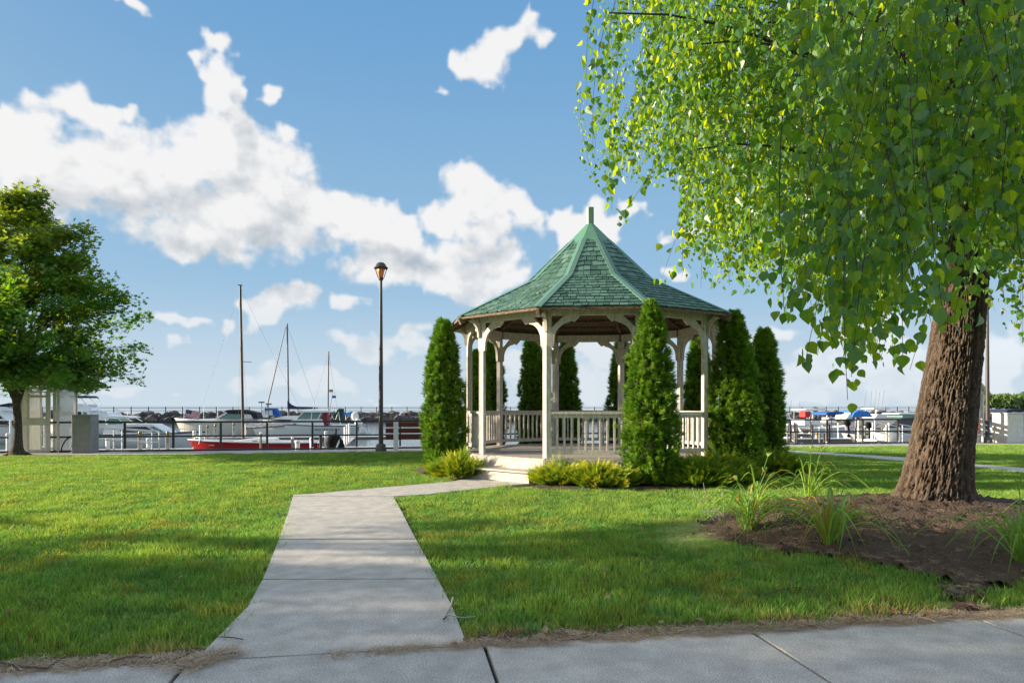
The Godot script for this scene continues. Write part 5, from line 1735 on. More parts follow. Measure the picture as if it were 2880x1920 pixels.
func outline_of(kind: String) -> PackedVector2Array:
	var p := PackedVector2Array()
	if kind == "path":
		for q in PATH_L: p.append(q)
		var r := PATH_R.duplicate(); r.reverse()
		for q in r: p.append(q)
	elif kind == "spur":
		for q in SPUR: p.append(q)
	elif kind == "side":
		for q in SIDE_PATH: p.append(q)
	elif kind == "soil":
		for q in SOIL_BED: p.append(q)
	return p


func walk_distance(x: float, depth: float) -> float:   # how far beyond the front pavement's edge
	var e := (WALK_B - WALK_A).normalized()
	var q := Vector2(x, depth) - Vector2(-0.172, 4.27)
	var d := q.dot(Vector2(-e.y, e.x))
	var along := q.dot(e)
	if along > 3.45:
		d += minf((along - 3.45) * 0.16, 0.7)
	return d


func lawn() -> void:
	var tiles := []
	for k in 5:
		tiles.append(grass_tile(0.24, 170, 0.026, 0.072, 0.06))
	var gm := leaf_mat(Color(1, 1, 1), Color(1.0, 0.88, 0.35), 0.5, true)
	var path := outline_of("path")
	var spur := outline_of("spur")
	var side := outline_of("side")
	var soil: PackedVector2Array = Geometry2D.offset_polygon(outline_of("soil"), -0.09)[0]
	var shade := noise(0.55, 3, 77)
	var fine := noise(2.2, 2, 78)
	var inv := PARK.affine_inverse()
	var places := [[], [], [], [], []]
	var tints := [[], [], [], [], []]
	var d := 3.6
	while d < 29.0:
		var reach := 0.78 * d + 1.6
		var x := -reach
		while x < reach:
			var p := Vector2(x + rng.randf_range(-0.05, 0.05), d + rng.randf_range(-0.05, 0.05))
			x += 0.2
			var wd := walk_distance(p.x, p.y)
			var f := fine.get_noise_2d(p.x, p.y)
			if wd < (0.10 if p.x < -1.5 else 0.06) + f * 0.12:
				continue
			if (inv * Vector3(p.x, 0, -p.y)).z < 1.66:
				continue
			var hit := false
			for o in [Vector2(0.025, 0), Vector2(-0.025, 0), Vector2(0, 0.025), Vector2(0, -0.025)]:
				var q: Vector2 = p + o * (1.0 + f * 2.5)
				if (q.y < 12.0 and Geometry2D.is_point_in_polygon(q, path)) or (q.y > 11.0 and q.y < 14.6 and Geometry2D.is_point_in_polygon(q, spur)) or (q.x > 8.0 and Geometry2D.is_point_in_polygon(q, side)):
					hit = true
					break
			if hit:
				continue
			if p.x > 1.5 and p.y < 11.0 and Geometry2D.is_point_in_polygon(p + soil_wobble(p), soil):
				if rng.randf() > 0.02: continue
			var g := Vector2(p.x - GZ.x, p.y + GZ.z)
			if g.length() < 4.05:
				continue
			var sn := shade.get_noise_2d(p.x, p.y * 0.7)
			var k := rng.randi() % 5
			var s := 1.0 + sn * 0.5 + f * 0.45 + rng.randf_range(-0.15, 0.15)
			if p.y < 8.0:
				s *= 1.2
			if wd < 0.4:
				s *= 0.8
			var y := mound(p.x, p.y) - 0.02
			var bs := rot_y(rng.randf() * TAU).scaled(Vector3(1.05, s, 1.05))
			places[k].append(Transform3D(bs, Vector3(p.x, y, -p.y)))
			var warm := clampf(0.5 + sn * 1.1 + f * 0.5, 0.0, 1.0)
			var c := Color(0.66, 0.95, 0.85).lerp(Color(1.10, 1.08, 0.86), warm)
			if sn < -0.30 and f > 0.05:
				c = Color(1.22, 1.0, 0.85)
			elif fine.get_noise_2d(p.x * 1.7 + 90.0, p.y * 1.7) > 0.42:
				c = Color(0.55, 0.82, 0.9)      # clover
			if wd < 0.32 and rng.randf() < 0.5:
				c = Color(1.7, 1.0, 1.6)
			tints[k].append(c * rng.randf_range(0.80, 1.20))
		d += 0.2
	for k in 5:
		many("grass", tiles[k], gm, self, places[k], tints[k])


func leaf_shape(b: MB, base: Vector3, along: Vector3, across: Vector3, up: Vector3, len: float, wid: float, points: Array, fold: float) -> void:
	# two halves either side of the midrib; points of Vector2(along, half width), base to tip
	for s: float in [-1.0, 1.0]:
		for i in points.size() - 1:
			var p: Vector2 = points[i]; var q: Vector2 = points[i + 1]
			var a := base + along * len * p.x
			var c := base + along * len * q.x
			var ea := a + (across * s + up * fold) * wid * p.y
			var ec := c + (across * s + up * fold) * wid * q.y
			if s > 0:
				b.quad(a, ea, ec, c)
			else:
				b.quad(a, c, ec, ea)


func maple_spray(n: int, size: float) -> ArrayMesh:
	var b := MB.new()
	var star := []
	for i in 11:
		var a := PI * 2.0 * i / 10.0
		star.append(Vector2(cos(a), sin(a)) * (1.0 if i % 2 == 0 else 0.48))
	for i in n:
		var f := rng.randf()
		var p := Vector3(rng.randf_range(-0.5, 0.5) * size, rng.randf_range(-0.20, 0.16), rng.randf_range(-0.5, 0.5) * size)
		var bs := Basis(Vector3(rng.randf_range(-1, 1), 0, rng.randf_range(-1, 1)).normalized(), rng.randf_range(-0.8, 0.8)) * rot_y(rng.randf() * TAU)
		var s := rng.randf_range(0.06, 0.10)
		for k in 10:
			b.tri(p, p + bs * Vector3(star[k + 1].x, 0.12 * (k % 2), star[k + 1].y) * s, p + bs * Vector3(star[k].x, 0.12 * ((k + 1) % 2), star[k].y) * s)
	return b.mesh()


func maple(where: Vector3, label: String, sd: int, shoots := 330) -> Node3D:
	var r := RandomNumberGenerator.new()
	r.seed = sd
	var t := thing("maple_tree", where, 0.0, label, "tree", "maple trees round the lawn")
	var bark := mat(Color(0.85, 0.80, 0.76), 0.95, mottled(256, Color(0.05, 0.042, 0.038), Color(0.17, 0.145, 0.125), [[0.04, 4, 1.0, 61]]), Vector3(3, 0.8, 3), grey_tex("g_fine", 0.06, 3, 0.0, 1.0), 1.2)
	var env := [Vector2(2.0, 2.4), Vector2(2.6, 3.6), Vector2(3.5, 3.75), Vector2(5.0, 3.5), Vector2(6.0, 2.9), Vector2(7.0, 2.0), Vector2(7.6, 1.3), Vector2(8.4, 0.3)]
	var b := MB.new()
	var pts := []
	var rad := []
	for i in 9:
		var h := i * 0.27
		pts.append(Vector3(0.02 * sin(h * 2.0) - 0.02 * h, h, 0.02 * cos(h * 3.0)))
		rad.append(0.125 + 0.14 * exp(-h * 4.5) - 0.01 * h)
	b.tube(pts, rad, 18)
	for k in 6:      # roots
		var a := TAU * k / 6 + 0.3
		b.tube([Vector3(cos(a) * 0.10, 0.16, sin(a) * 0.10), Vector3(cos(a) * 0.22, 0.06, sin(a) * 0.22), Vector3(cos(a) * 0.45, -0.03, sin(a) * 0.45)], [0.07, 0.05, 0.02], 7)
	part("trunk", b.mesh(), bark, t)
	var limbs := []
	for k in 9:
		var a := TAU * k / 9 + r.randf_range(-0.25, 0.25)
		var out := r.randf_range(0.5, 1.7)
		var hh := r.randf_range(4.2, 6.8)
		if k == 0:
			out = 0.3; hh = 7.6
		var l := [Vector3(0, r.randf_range(1.5, 2.1), 0), Vector3(cos(a) * out * 0.45, 2.9, sin(a) * out * 0.45), Vector3(cos(a) * out * 0.8, (2.9 + hh) * 0.5, sin(a) * out * 0.8), Vector3(cos(a) * out, hh, sin(a) * out)]
		limbs.append(l)
		b = MB.new()
		b.tube(l, [0.085, 0.06, 0.04, 0.012], 8)
		part("limb", b.mesh(), bark, t)
	var tw := MB.new()
	var sprays := [[], [], []]
	var lump := noise(0.45, 2, sd)
	for i in shoots:
		var h := 2.15 + 6.5 * pow(r.randf(), 1.3)
		var a := r.randf() * TAU
		var R := 0.4
		for k in env.size() - 1:
			if h >= env[k].x and h <= env[k + 1].x:
				R = lerpf(env[k].y, env[k + 1].y, (h - env[k].x) / (env[k + 1].x - env[k].x))
		R *= 1.0 + lump.get_noise_3d(cos(a) * 2.0, h, sin(a) * 2.0) * 0.35
		R *= r.randf_range(0.72, 1.02) if i % 3 else r.randf_range(0.3, 0.8)
		var tip := Vector3(cos(a) * R, h, sin(a) * R)
		if i % 11 == 0:      # two leading shoots stand up above the rest
			var up: Vector3 = [Vector3(0.75, 7.0, 0.1), Vector3(2.1, 6.4, 0.2), Vector3(-1.6, 6.8, -0.4)][(i / 11) % 3]
			tip = up + Vector3(r.randf_range(-0.35, 0.35), r.randf_range(0.0, 1.75), r.randf_range(-0.35, 0.35))
			h = tip.y
		var l: Array = limbs[r.randi() % limbs.size()]
		var best := 1e9
		for q in limbs:      # the limb that runs nearest below
			var m: Vector3 = q[2]
			var dd := Vector2(m.x - tip.x, m.z - tip.z).length() + absf(m.y - h + 0.8) * 0.4
			if dd < best:
				best = dd
				l = q
		var root: Vector3 = l[1].lerp(l[2], clampf((h - R * 0.5 - l[1].y) / maxf(l[2].y - l[1].y, 0.1), 0.0, 1.0)) if h < 5.5 else l[2].lerp(l[3], clampf((h - R * 0.4 - l[2].y) / maxf(l[3].y - l[2].y, 0.1), 0.0, 0.95))
		var mid := root.lerp(tip, 0.55) + Vector3(0, 0.22, 0)
		tw.tube([root, mid, tip], [0.022, 0.014, 0.005], 5, false)
		for k in 9:
			var f := lerpf(0.38, 1.04, k / 8.0)
			var p := root.lerp(mid, f * 2.0) if f < 0.5 else mid.lerp(tip, f * 2.0 - 1.0)
			p += Vector3(r.randf_range(-0.27, 0.27), r.randf_range(-0.13, 0.10), r.randf_range(-0.27, 0.27))
			var bs := Basis(Vector3(r.randf_range(-1, 1), 0, r.randf_range(-1, 1)).normalized(), r.randf_range(-0.7, 0.7)) * rot_y(r.randf() * TAU)
			var s := r.randf_range(0.8, 1.15)
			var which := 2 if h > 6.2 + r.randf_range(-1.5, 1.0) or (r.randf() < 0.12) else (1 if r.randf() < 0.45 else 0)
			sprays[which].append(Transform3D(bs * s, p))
	part("twigs", tw.mesh(), bark, t)
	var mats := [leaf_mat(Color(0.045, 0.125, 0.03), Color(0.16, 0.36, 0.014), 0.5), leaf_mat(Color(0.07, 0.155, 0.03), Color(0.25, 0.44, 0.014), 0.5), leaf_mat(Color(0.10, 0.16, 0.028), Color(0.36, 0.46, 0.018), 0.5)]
	if not M.has("maple_sprays"):
		M.maple_sprays = [maple_spray(23, 0.56), maple_spray(23, 0.54), maple_spray(20, 0.5)]
		M.maple_leaves = mats
	for k in 3:
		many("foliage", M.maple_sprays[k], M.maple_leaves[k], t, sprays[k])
	return t


func trees() -> void:
	var m := maple(ground_at(48, 1280), "young maple with a full green crown at the left border", 5)
	m.scale = Vector3(0.94, 0.94, 0.94)
	# the trees left of the view whose shade lies over the near lawn
	var thin := maple(Vector3(-20.5, 0, -6.9), "maple outside the view, shading the near lawn, the farthest one", 12, 95)
	thin.scale = Vector3(1.0, 0.80, 0.98)
	clone(m, "maple_tree", Vector3(-22.5, 0, -1.6), 2.9, "maple outside the view, level with the front pavement", "maple trees round the lawn", Vector3(1.1, 1.32, 1.1))
	clone(m, "maple_tree", Vector3(-19.5, 0, 3.6), 4.4, "maple outside the view, behind the front pavement", "maple trees round the lawn", Vector3(1.15, 1.35, 1.15))
	clone(m, "maple_tree", Vector3(-28.5, 0, -2.6), 0.6, "added maple outside the view, deepening the pavement shade, farthest left", "maple trees round the lawn", Vector3(1.15, 1.6, 1.15))  # added out of view to close gaps in the pavement shade
	# added unseen tree: its high crown keeps low sun off the big tree
	for q in [[Vector3(-24.0, 0, -2.4), "added tall high-crowned tree outside the view, shading the big tree"]]:
		var t := clone(m, "added_shade_tree", q[0], q[0].z, q[1], "added shade trees left of the lawn", Vector3(0.85, 1, 0.85))
		for c in t.get_children():
			c.position.y += 5.6
		var tb := MB.new()
		tb.tube([Vector3(0, -0.05, 0), Vector3(0.03, 0.4, 0), Vector3(0.05, 3.0, 0.04), Vector3(0, 5.75, 0)], [0.34, 0.24, 0.18, 0.15], 14)
		part("lower_trunk", tb.mesh(), t.get_child(0).material_override, t)
	# the wooded point far right, read as one mass
	var places := []
	for i in 260:
		var f := rng.randf()
		var q := rng.randf_range(0, 1)
		var s := rng.randf_range(1.6, 3.0)
		places.append(Transform3D(rot_y(rng.randf() * TAU) * Basis.from_scale(Vector3(s, s * 0.8, s)), Vector3(lerpf(112, 210, f), 0.6 + rng.randf_range(0.0, 1.7) + q * 0.8, -lerpf(160, 195, f) - q * 14.0)))
	many("wooded_point", bushy(), leaf_mat(Color(0.06, 0.105, 0.03), Color(0.15, 0.22, 0.02), 0.7), self, places)


func bushy() -> ArrayMesh:
	var b := MB.new()
	for i in 70:
		var d := Vector3(rng.randfn(), absf(rng.randfn()), rng.randfn()).normalized() * rng.randf_range(0.75, 1.0)
		var bs := Basis(Vector3(rng.randfn(), rng.randfn(), rng.randfn()).normalized(), rng.randf() * TAU)
		var s := rng.randf_range(0.18, 0.34)
		b.tri(d + bs * Vector3(-s, 0, 0), d + bs * Vector3(s, 0, 0), d + bs * Vector3(0, s * 1.5, 0))
		b.tri(d + bs * Vector3(-s, 0, 0), d + bs * Vector3(0, -s, s * 0.6), d + bs * Vector3(s, 0, 0))
	return b.mesh()


func frond(n: int, length: float, spread: float, w: float, ca: Color, cb: Color) -> ArrayMesh:   # a flat fan of scale-leaved twigs, growing along +y
	var b := MB.new()
	for i in n:
		var a := lerpf(-spread, spread, (i + 0.5) / n) + rng.randf_range(-0.12, 0.12)
		var l := length * (1.0 - 0.45 * absf(a) / spread) * rng.randf_range(0.8, 1.15)
		var d := Vector3(sin(a), cos(a), rng.randf_range(-0.25, 0.25)).normalized()
		var sd := d.cross(Vector3(0, 0, 1)).normalized()
		var p := Vector3(0, 0, rng.randf_range(-0.015, 0.015))
		for k in 3:
			var f0 := k / 3.0
			var f1 := (k + 1) / 3.0
			var p0 := p + d * l * f0 + Vector3(0, 0, 0.05 * f0 * f0)
			var p1 := p + d * l * f1 + Vector3(0, 0, 0.05 * f1 * f1)
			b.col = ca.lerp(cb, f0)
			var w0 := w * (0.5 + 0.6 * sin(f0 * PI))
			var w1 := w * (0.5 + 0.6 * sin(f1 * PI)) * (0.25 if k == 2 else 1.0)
			b.quad(p0 - sd * w0, p0 + sd * w0, p1 + sd * w1, p1 - sd * w1)
		# side twigs
		for k in 2:
			var q := p + d * l * (0.4 + 0.3 * k)
			for s: float in [-1.0, 1.0]:
				var e: Vector3 = (d + sd * s * 0.8).normalized()
				b.col = cb
				b.tri(q - d * w * 0.5, q + d * w * 0.5, q + e * l * 0.28)
	return b.mesh()


func feather(length: float, ca: Color, cb: Color) -> ArrayMesh:   # an arching juniper plume along +y
	var b := MB.new()
	for f in 4:
		var a := rng.randf_range(-0.5, 0.5)
		var turn := rot_y(rng.randf_range(-0.8, 0.8)) * Basis(Vector3(0, 0, 1), a)
		var l := length * rng.randf_range(0.6, 1.1)
		for i in 15:
			var t := (i + 1) / 15.0
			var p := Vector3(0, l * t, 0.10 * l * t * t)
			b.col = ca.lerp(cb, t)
			for s: float in [-1.0, 1.0]:
				var tw := l * 0.24 * (1.05 - t) + 0.012
				var e := Vector3(s * tw * 0.75, tw * 0.85, rng.randf_range(-0.4, 0.4) * tw)
				var q := Vector3(0, 0.006, 0.0)
				var side := Vector3(0.0035, 0, 0.0035)
				b.quad(turn * (p - q), turn * (p + e * 0.6 - side), turn * (p + e), turn * (p + q))
				b.tri(turn * (p + e * 0.45), turn * (p + e * 0.5 + Vector3(s * 0.012, 0.03, 0.004)), turn * (p + e * 0.62))
	return b.mesh()


func arborvitae(sd: int, n: int, blunt: float) -> Node3D:   # 1 m wide and 1 m high; the copies are stretched
	var r := RandomNumberGenerator.new()
	r.seed = sd
	var t := Node3D.new()
	t.set_meta("category", "evergreen")
	var lump := noise(1.0, 2, sd + 3)
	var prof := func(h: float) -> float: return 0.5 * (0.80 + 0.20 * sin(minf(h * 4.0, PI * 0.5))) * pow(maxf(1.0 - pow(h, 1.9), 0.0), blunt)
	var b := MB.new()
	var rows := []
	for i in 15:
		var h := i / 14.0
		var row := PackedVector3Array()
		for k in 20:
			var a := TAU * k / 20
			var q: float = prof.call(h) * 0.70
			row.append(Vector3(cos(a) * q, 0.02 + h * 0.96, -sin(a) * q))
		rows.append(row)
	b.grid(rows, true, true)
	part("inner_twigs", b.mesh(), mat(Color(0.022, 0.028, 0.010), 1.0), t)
	b = MB.new()
	b.tube([Vector3(0, -0.02, 0), Vector3(0, 0.12, 0)], [0.06, 0.05], 8)
	part("trunk", b.mesh(), M.old_wood, t)
	var sets := [[], []]
	for i in n:
		var h := pow(r.randf(), 1.15)
		var a := r.randf() * TAU
		var lm := lump.get_noise_3d(cos(a) * 3.2, h * 7.5, sin(a) * 3.2)
		var q: float = prof.call(h)
		q = q * (1.0 + lm * 0.62) * r.randf_range(0.84, 1.0 if i % 9 else 1.12) + 0.012
		var p := Vector3(cos(a) * q, h, sin(a) * q)
		var out := Vector3(cos(a), 0, sin(a))
		# frond plane: grows up and out, its flat face turned at random about the growing direction
		var y := (Vector3.UP * r.randf_range(0.75, 1.1) + out * r.randf_range(0.25, 0.85) + Vector3(r.randf_range(-0.3, 0.3), 0, r.randf_range(-0.3, 0.3))).normalized()
		var x := y.cross(out).normalized().rotated(y, r.randf_range(-1.2, 1.2))
		var s := r.randf_range(0.75, 1.25)
		sets[0 if r.randf() < 0.6 else 1].append([p, Basis(x, y, x.cross(y)), s])
	t.set_meta("sets", sets)
	return t


func evergreens() -> void:
	var dark := leaf_mat(Color(1, 1, 1), Color(0.5, 0.55, 0.25), 0.6, true)
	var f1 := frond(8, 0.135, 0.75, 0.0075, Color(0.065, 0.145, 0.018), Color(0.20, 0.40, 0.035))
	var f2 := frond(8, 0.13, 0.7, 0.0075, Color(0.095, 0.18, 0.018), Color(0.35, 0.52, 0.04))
	var protos := [arborvitae(3, 3600, 0.55), arborvitae(8, 3600, 0.72), arborvitae(14, 3600, 0.60)]
	var spots := [
		[Vector3(-1.58, 0, -15.7), 1.06, 3.50, 0, "tall narrow evergreen at the gazebo's left, beside the step"],
		[Vector3(2.64, 0, -13.0), 1.16, 3.50, 1, "tallest-looking evergreen, right in front of the gazebo"],
		[Vector3(4.74, 0, -14.6), 1.24, 3.55, 2, "broad evergreen at the gazebo's right front corner"],
		[Vector3(6.28, 0, -17.0), 1.15, 3.45, 0, "rightmost evergreen, behind the broad one"],
		[Vector3(-1.02, 0, -19.6), 0.90, 3.1, 1, "evergreen behind the gazebo, first from the left, short pointed tip"],
		[Vector3(-0.62, 0, -20.9), 0.95, 3.9, 2, "evergreen behind the gazebo, seen just right of the second post"],
		[Vector3(0.62, 0, -20.6), 0.95, 3.85, 0, "evergreen behind the gazebo, left of the middle post"],
		[Vector3(1.66, 0, -20.9), 0.98, 3.8, 1, "evergreen behind the gazebo, right of the middle post"],
		[Vector3(3.28, 0, -20.4), 0.95, 3.7, 2, "evergreen behind the gazebo, left of the front evergreen"],
		[Vector3(5.30, 0, -19.4), 0.95, 3.6, 0, "evergreen behind the gazebo, seen beside the right front post"]]
	for i in spots.size():
		var q: Array = spots[i]
		var t: Node3D = protos[q[3]].duplicate()
		t.name = numbered("arborvitae")
		add_child(t)
		t.position = q[0]
		t.rotation.y = i * 1.7
		tag(t, q[4], "evergreen", "evergreens round the gazebo")
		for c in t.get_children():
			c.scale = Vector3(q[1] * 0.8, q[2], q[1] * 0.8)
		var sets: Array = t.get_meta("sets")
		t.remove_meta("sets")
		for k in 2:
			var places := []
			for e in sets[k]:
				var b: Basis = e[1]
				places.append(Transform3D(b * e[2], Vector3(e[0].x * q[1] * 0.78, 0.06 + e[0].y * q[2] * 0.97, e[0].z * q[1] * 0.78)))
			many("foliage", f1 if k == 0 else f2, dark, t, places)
	# mulch under them
	var rows := []
	var lumps := noise(2.0, 3, 15)
	for j in 7:
		var row := PackedVector3Array()
		for i in 90:
			var a := deg_to_rad(lerpf(-22.0, 285.0, i / 89.0))
			var rr := 3.05 + j * 0.2 + lumps.get_noise_2d(cos(a) * 2.0, sin(a) * 2.0) * 0.12 * j / 3.0
			row.append(GZ + Vector3(sin(a) * rr, 0.02 + absf(lumps.get_noise_2d(a * 9.0, rr * 4.0)) * 0.05 - (0.06 if j == 6 else 0.0), cos(a) * rr))
		rows.append(row)
	var mb := MB.new()
	mb.grid(rows, false, true)
	tag(part("mulch_bed", mb.mesh(), M.soil, self), "", "", "", "structure")
	# low junipers, more golden towards the top
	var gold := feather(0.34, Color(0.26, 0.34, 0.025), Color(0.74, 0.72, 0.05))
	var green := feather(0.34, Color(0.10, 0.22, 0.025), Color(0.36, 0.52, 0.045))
	for q in [[Vector3(-1.16, 0, -14.6), 0.34, 0.38, 520, 0.8, "golden juniper left of the gazebo step"],
			[Vector3(0.95, 0, -13.2), 0.36, 0.30, 460, 0.85, "golden juniper right of the step, nearest to it"],
			[Vector3(1.62, 0, -13.0), 0.44, 0.34, 620, 0.75, "golden juniper with a long upswept branch before the front railing"],
			[Vector3(3.55, 0, -13.15), 0.46, 0.45, 620, 0.10, "green spreading juniper right of the front evergreen"],
			[Vector3(4.15, 0, -13.6), 0.48, 0.5, 700, 0.3, "large spreading juniper before the broad evergreen"],
			[Vector3(5.95, 0, -15.4), 0.38, 0.36, 420, 0.25, "low juniper between the two right-hand evergreens"]]:
		var t := thing("juniper", q[0], rng.randf() * TAU, q[5], "shrub", "junipers at the gazebo's foot")
		var pl := [[], []]
		var lump := noise(1.4, 2, int(q[3]))
		for i in q[3]:
			var a := rng.randf() * TAU
			var f := sqrt(rng.randf())
			var rr: float = q[1] * f * (1.0 + lump.get_noise_2d(cos(a) * 2.0, sin(a) * 2.0) * 0.8)
			var h: float = q[2] * (1.0 - f * f * 0.75) * (0.75 + lump.get_noise_2d(cos(a) * rr * 5.0, sin(a) * rr * 5.0) * 0.5) * rng.randf_range(0.45, 1.0)
			var out := Vector3(cos(a), 0, sin(a))
			var y := (out * (0.45 + f) + Vector3.UP * rng.randf_range(0.1, 0.65) + Vector3(rng.randf_range(-0.4, 0.4), 0, rng.randf_range(-0.4, 0.4))).normalized()
			var x := y.cross(Vector3.UP).normalized().rotated(y, rng.randf_range(-0.7, 0.7))
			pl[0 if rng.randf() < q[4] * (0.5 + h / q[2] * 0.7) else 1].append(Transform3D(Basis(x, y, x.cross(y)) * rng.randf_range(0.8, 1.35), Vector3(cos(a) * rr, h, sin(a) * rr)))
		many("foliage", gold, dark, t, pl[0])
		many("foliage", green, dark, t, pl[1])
		var b := MB.new()
		for i in 7:
			var a := TAU * i / 7
			b.tube([Vector3(0, 0, 0), Vector3(cos(a) * q[1] * 0.5, q[2] * 0.35, sin(a) * q[1] * 0.5), Vector3(cos(a) * q[1] * 0.9, q[2] * 0.4, sin(a) * q[1] * 0.9)], [0.02, 0.014, 0.006], 5)
		part("stems", b.mesh(), M.old_wood, t)


# ---------------------------------------------------------------- the big tree at the right
const TREE := Vector3(5.2, 0, -8.5)


func axis(h: float) -> Vector3:
	return TREE + Vector3(0.14 * h, h, 0.03 * sin(h))


func low_edge(px: float) -> float:   # how far down the leaves hang, measured along the photograph
	var e := [Vector2(1600, 250), Vector2(1660, 400), Vector2(1740, 560), Vector2(1800, 430), Vector2(1850, 560), Vector2(1905, 650), Vector2(1950, 780), Vector2(2010, 850), Vector2(2070, 885), Vector2(2150, 930), Vector2(2210, 960), Vector2(2260, 890), Vector2(2330, 930), Vector2(2390, 1100), Vector2(2450, 1000), Vector2(2520, 960), Vector2(2570, 1030), Vector2(2610, 900), Vector2(2680, 880), Vector2(2740, 720), Vector2(2790, 960), Vector2(2840, 900), Vector2(2900, 1000), Vector2(3300, 1000)]
	for i in e.size() - 1:
		if px <= e[i + 1].x:
			return lerpf(e[i].y, e[i + 1].y, clampf((px - e[i].x) / (e[i + 1].x - e[i].x), 0.0, 1.0))
	return 1000.0


func big_tree() -> void:
	var t := thing("birch_tree", TREE, 0.0, "big weeping birch with thick furrowed trunk leaning over the soil bed", "tree")
	# the trunk: furrowed bark as real relief
	var n1 := noise(1.0, 3, 90)
	var n2 := noise(1.0, 3, 91)
	var n3 := noise(1.0, 2, 92)
	var b := MB.new()
	var rows := []
	var cols := []
	var A := 240
	var Hn := 300
	for i in Hn:
		var h := -0.1 + 3.9 * i / 230.0 if i < 230 else 3.8 + (i - 229) * 0.075
		var r := 0.318 + 0.11 * exp(-maxf(h, 0.0) / 0.8) + 0.17 * exp(-maxf(h - 0.15, 0.0) / 0.16) - 0.030 * clampf(h - 1.2, 0.0, 3.0)
		var c := axis(h) - TREE - Vector3(0.05, 0, 0) * exp(-h / 0.5)
		var row := PackedVector3Array()
		for j in A:
			var a := TAU * j / A
			var d := Vector3(cos(a), 0, -sin(a))
			var wob := n3.get_noise_3d(d.x * 2.0, h * 1.3, d.z * 2.0) * 0.8
			var rid := absf(n1.get_noise_3d(d.x * 8.5 + wob, h * 0.95, d.z * 8.5 - wob))
			var plates := n2.get_noise_3d(d.x * 16.0, h * 6.5, d.z * 16.0)
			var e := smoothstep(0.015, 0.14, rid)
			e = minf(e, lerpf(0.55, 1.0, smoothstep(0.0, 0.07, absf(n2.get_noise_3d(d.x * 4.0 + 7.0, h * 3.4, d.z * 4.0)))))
			var lift := -0.048 * (1.0 - e) + 0.018 * plates * e
			# buttresses at the foot, and a deep seam up the right front side
			lift += 0.12 * exp(-maxf(h - 0.15, 0.0) / 0.22) * maxf(0.0, n3.get_noise_3d(d.x * 1.3, 0.3, d.z * 1.3) * 2.2)
			var seam := wrapf(a - (-PI / 2 + 0.28 + 0.10 * sin(h * 1.7)), -PI, PI)
			lift -= 0.075 * exp(-pow(seam / 0.10, 2.0)) * smoothstep(0.2, 1.0, h)
			row.append(c + d * (r + lift))
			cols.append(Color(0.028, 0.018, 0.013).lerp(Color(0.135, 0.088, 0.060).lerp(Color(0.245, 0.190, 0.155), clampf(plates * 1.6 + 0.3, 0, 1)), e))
		rows.append(row)
	b.grid(rows, true, true)
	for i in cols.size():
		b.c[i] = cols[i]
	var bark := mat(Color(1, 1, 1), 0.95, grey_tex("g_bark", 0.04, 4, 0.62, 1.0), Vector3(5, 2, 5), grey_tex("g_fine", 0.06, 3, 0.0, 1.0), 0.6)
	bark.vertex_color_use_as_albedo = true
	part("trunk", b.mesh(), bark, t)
	var twig := mat(Color(0.045, 0.032, 0.024), 0.8)
	# hanging strands: px, lowest point, depth, length
	var strands := []
	var R := func(a: float, c: float) -> float: return rng.randf_range(a, c)
	for q in [[1668, 405, 5.2], [1652, 310, 5.4], [1690, 445, 5.6], [1702, 530, 5.3], [1738, 625, 5.2], [1722, 590, 5.5], [1768, 470, 6.0], [1684, 250, 6.0], [1716, 380, 6.2], [1745, 500, 5.8], [1700, 180, 6.4], [1780, 380, 6.6]]:
		strands.append([float(q[0]), float(q[1]), q[2], R.call(1.0, 1.5), 0.45])
	# clumps of strands: [how many, px range, depth range, strands in each, lean]
	for g in [[25, 1730.0, 2380.0, 8.4, 12.4, 12, 0.3], [17, 1840.0, 2920.0, 5.2, 8.4, 13, 0.35], [20, 2290.0, 2930.0, 3.4, 5.0, 9, 0.4], [16, 2250.0, 2950.0, 9.0, 11.5, 15, 0.3]]:
		for i in g[0]:
			var cx: float = lerpf(g[1], g[2], (i + rng.randf()) / g[0])
			var cd: float = R.call(g[3], g[4])
			var low := low_edge(cx) - (15.0 if cd > 8.0 or cd < 5.05 else (60.0 if cx < 2330.0 else 140.0))
			if cd > 8.0:
				low = minf(low, 880.0 if cx < 2400.0 else 640.0)
			elif cd > 5.05 and cx > 2590.0 and cx < 2790.0:
				low = minf(low, 690.0)
			elif cd < 5.05 and cx > 2600.0 and cx < 2760.0:
				low = minf(low, 760.0)
			var cy := low - rng.randf() * (120.0 if i % 4 == 0 else 680.0)
			var spread: float = 0.42 / cd * 1920.0
			for k in g[5]:
				var f := rng.randf()
				strands.append([maxf(cx + rng.randfn() * spread * 0.55, 2205.0 if cd < 5.05 else 1650.0), minf(cy - absf(rng.randfn()) * spread * 0.9 * f, low), cd + rng.randfn() * 0.3, R.call(0.9, 2.0) if cd > 5.05 else R.call(0.6, 1.2), g[6] * rng.randf_range(0.5, 1.5)])
	# and looser ones between
	for i in 190:
		var px: float = R.call(1700.0, 2400.0)
		strands.append([px, minf(low_edge(px) - 90.0, 800.0) - 700.0 * rng.randf(), R.call(8.6, 12.6), R.call(1.0, 2.2), R.call(0.1, 0.4)])
	for i in 200:
		var px: float = R.call(1830.0, 2920.0)
		var low: float = low_edge(px) - (110.0 if px < 2330.0 else 200.0)
		if px > 2590.0 and px < 2790.0:
			low = minf(low, 650.0)
		strands.append([px, low - 640.0 * rng.randf(), R.call(5.2, 8.4), R.call(1.0, 1.9), R.call(0.1, 0.5)])
	for i in 70:
		var px: float = R.call(2240.0, 2920.0)
		strands.append([px, low_edge(px) - 120.0 - 800.0 * rng.randf(), R.call(3.3, 4.8), R.call(0.6, 1.1), R.call(0.1, 0.6)])
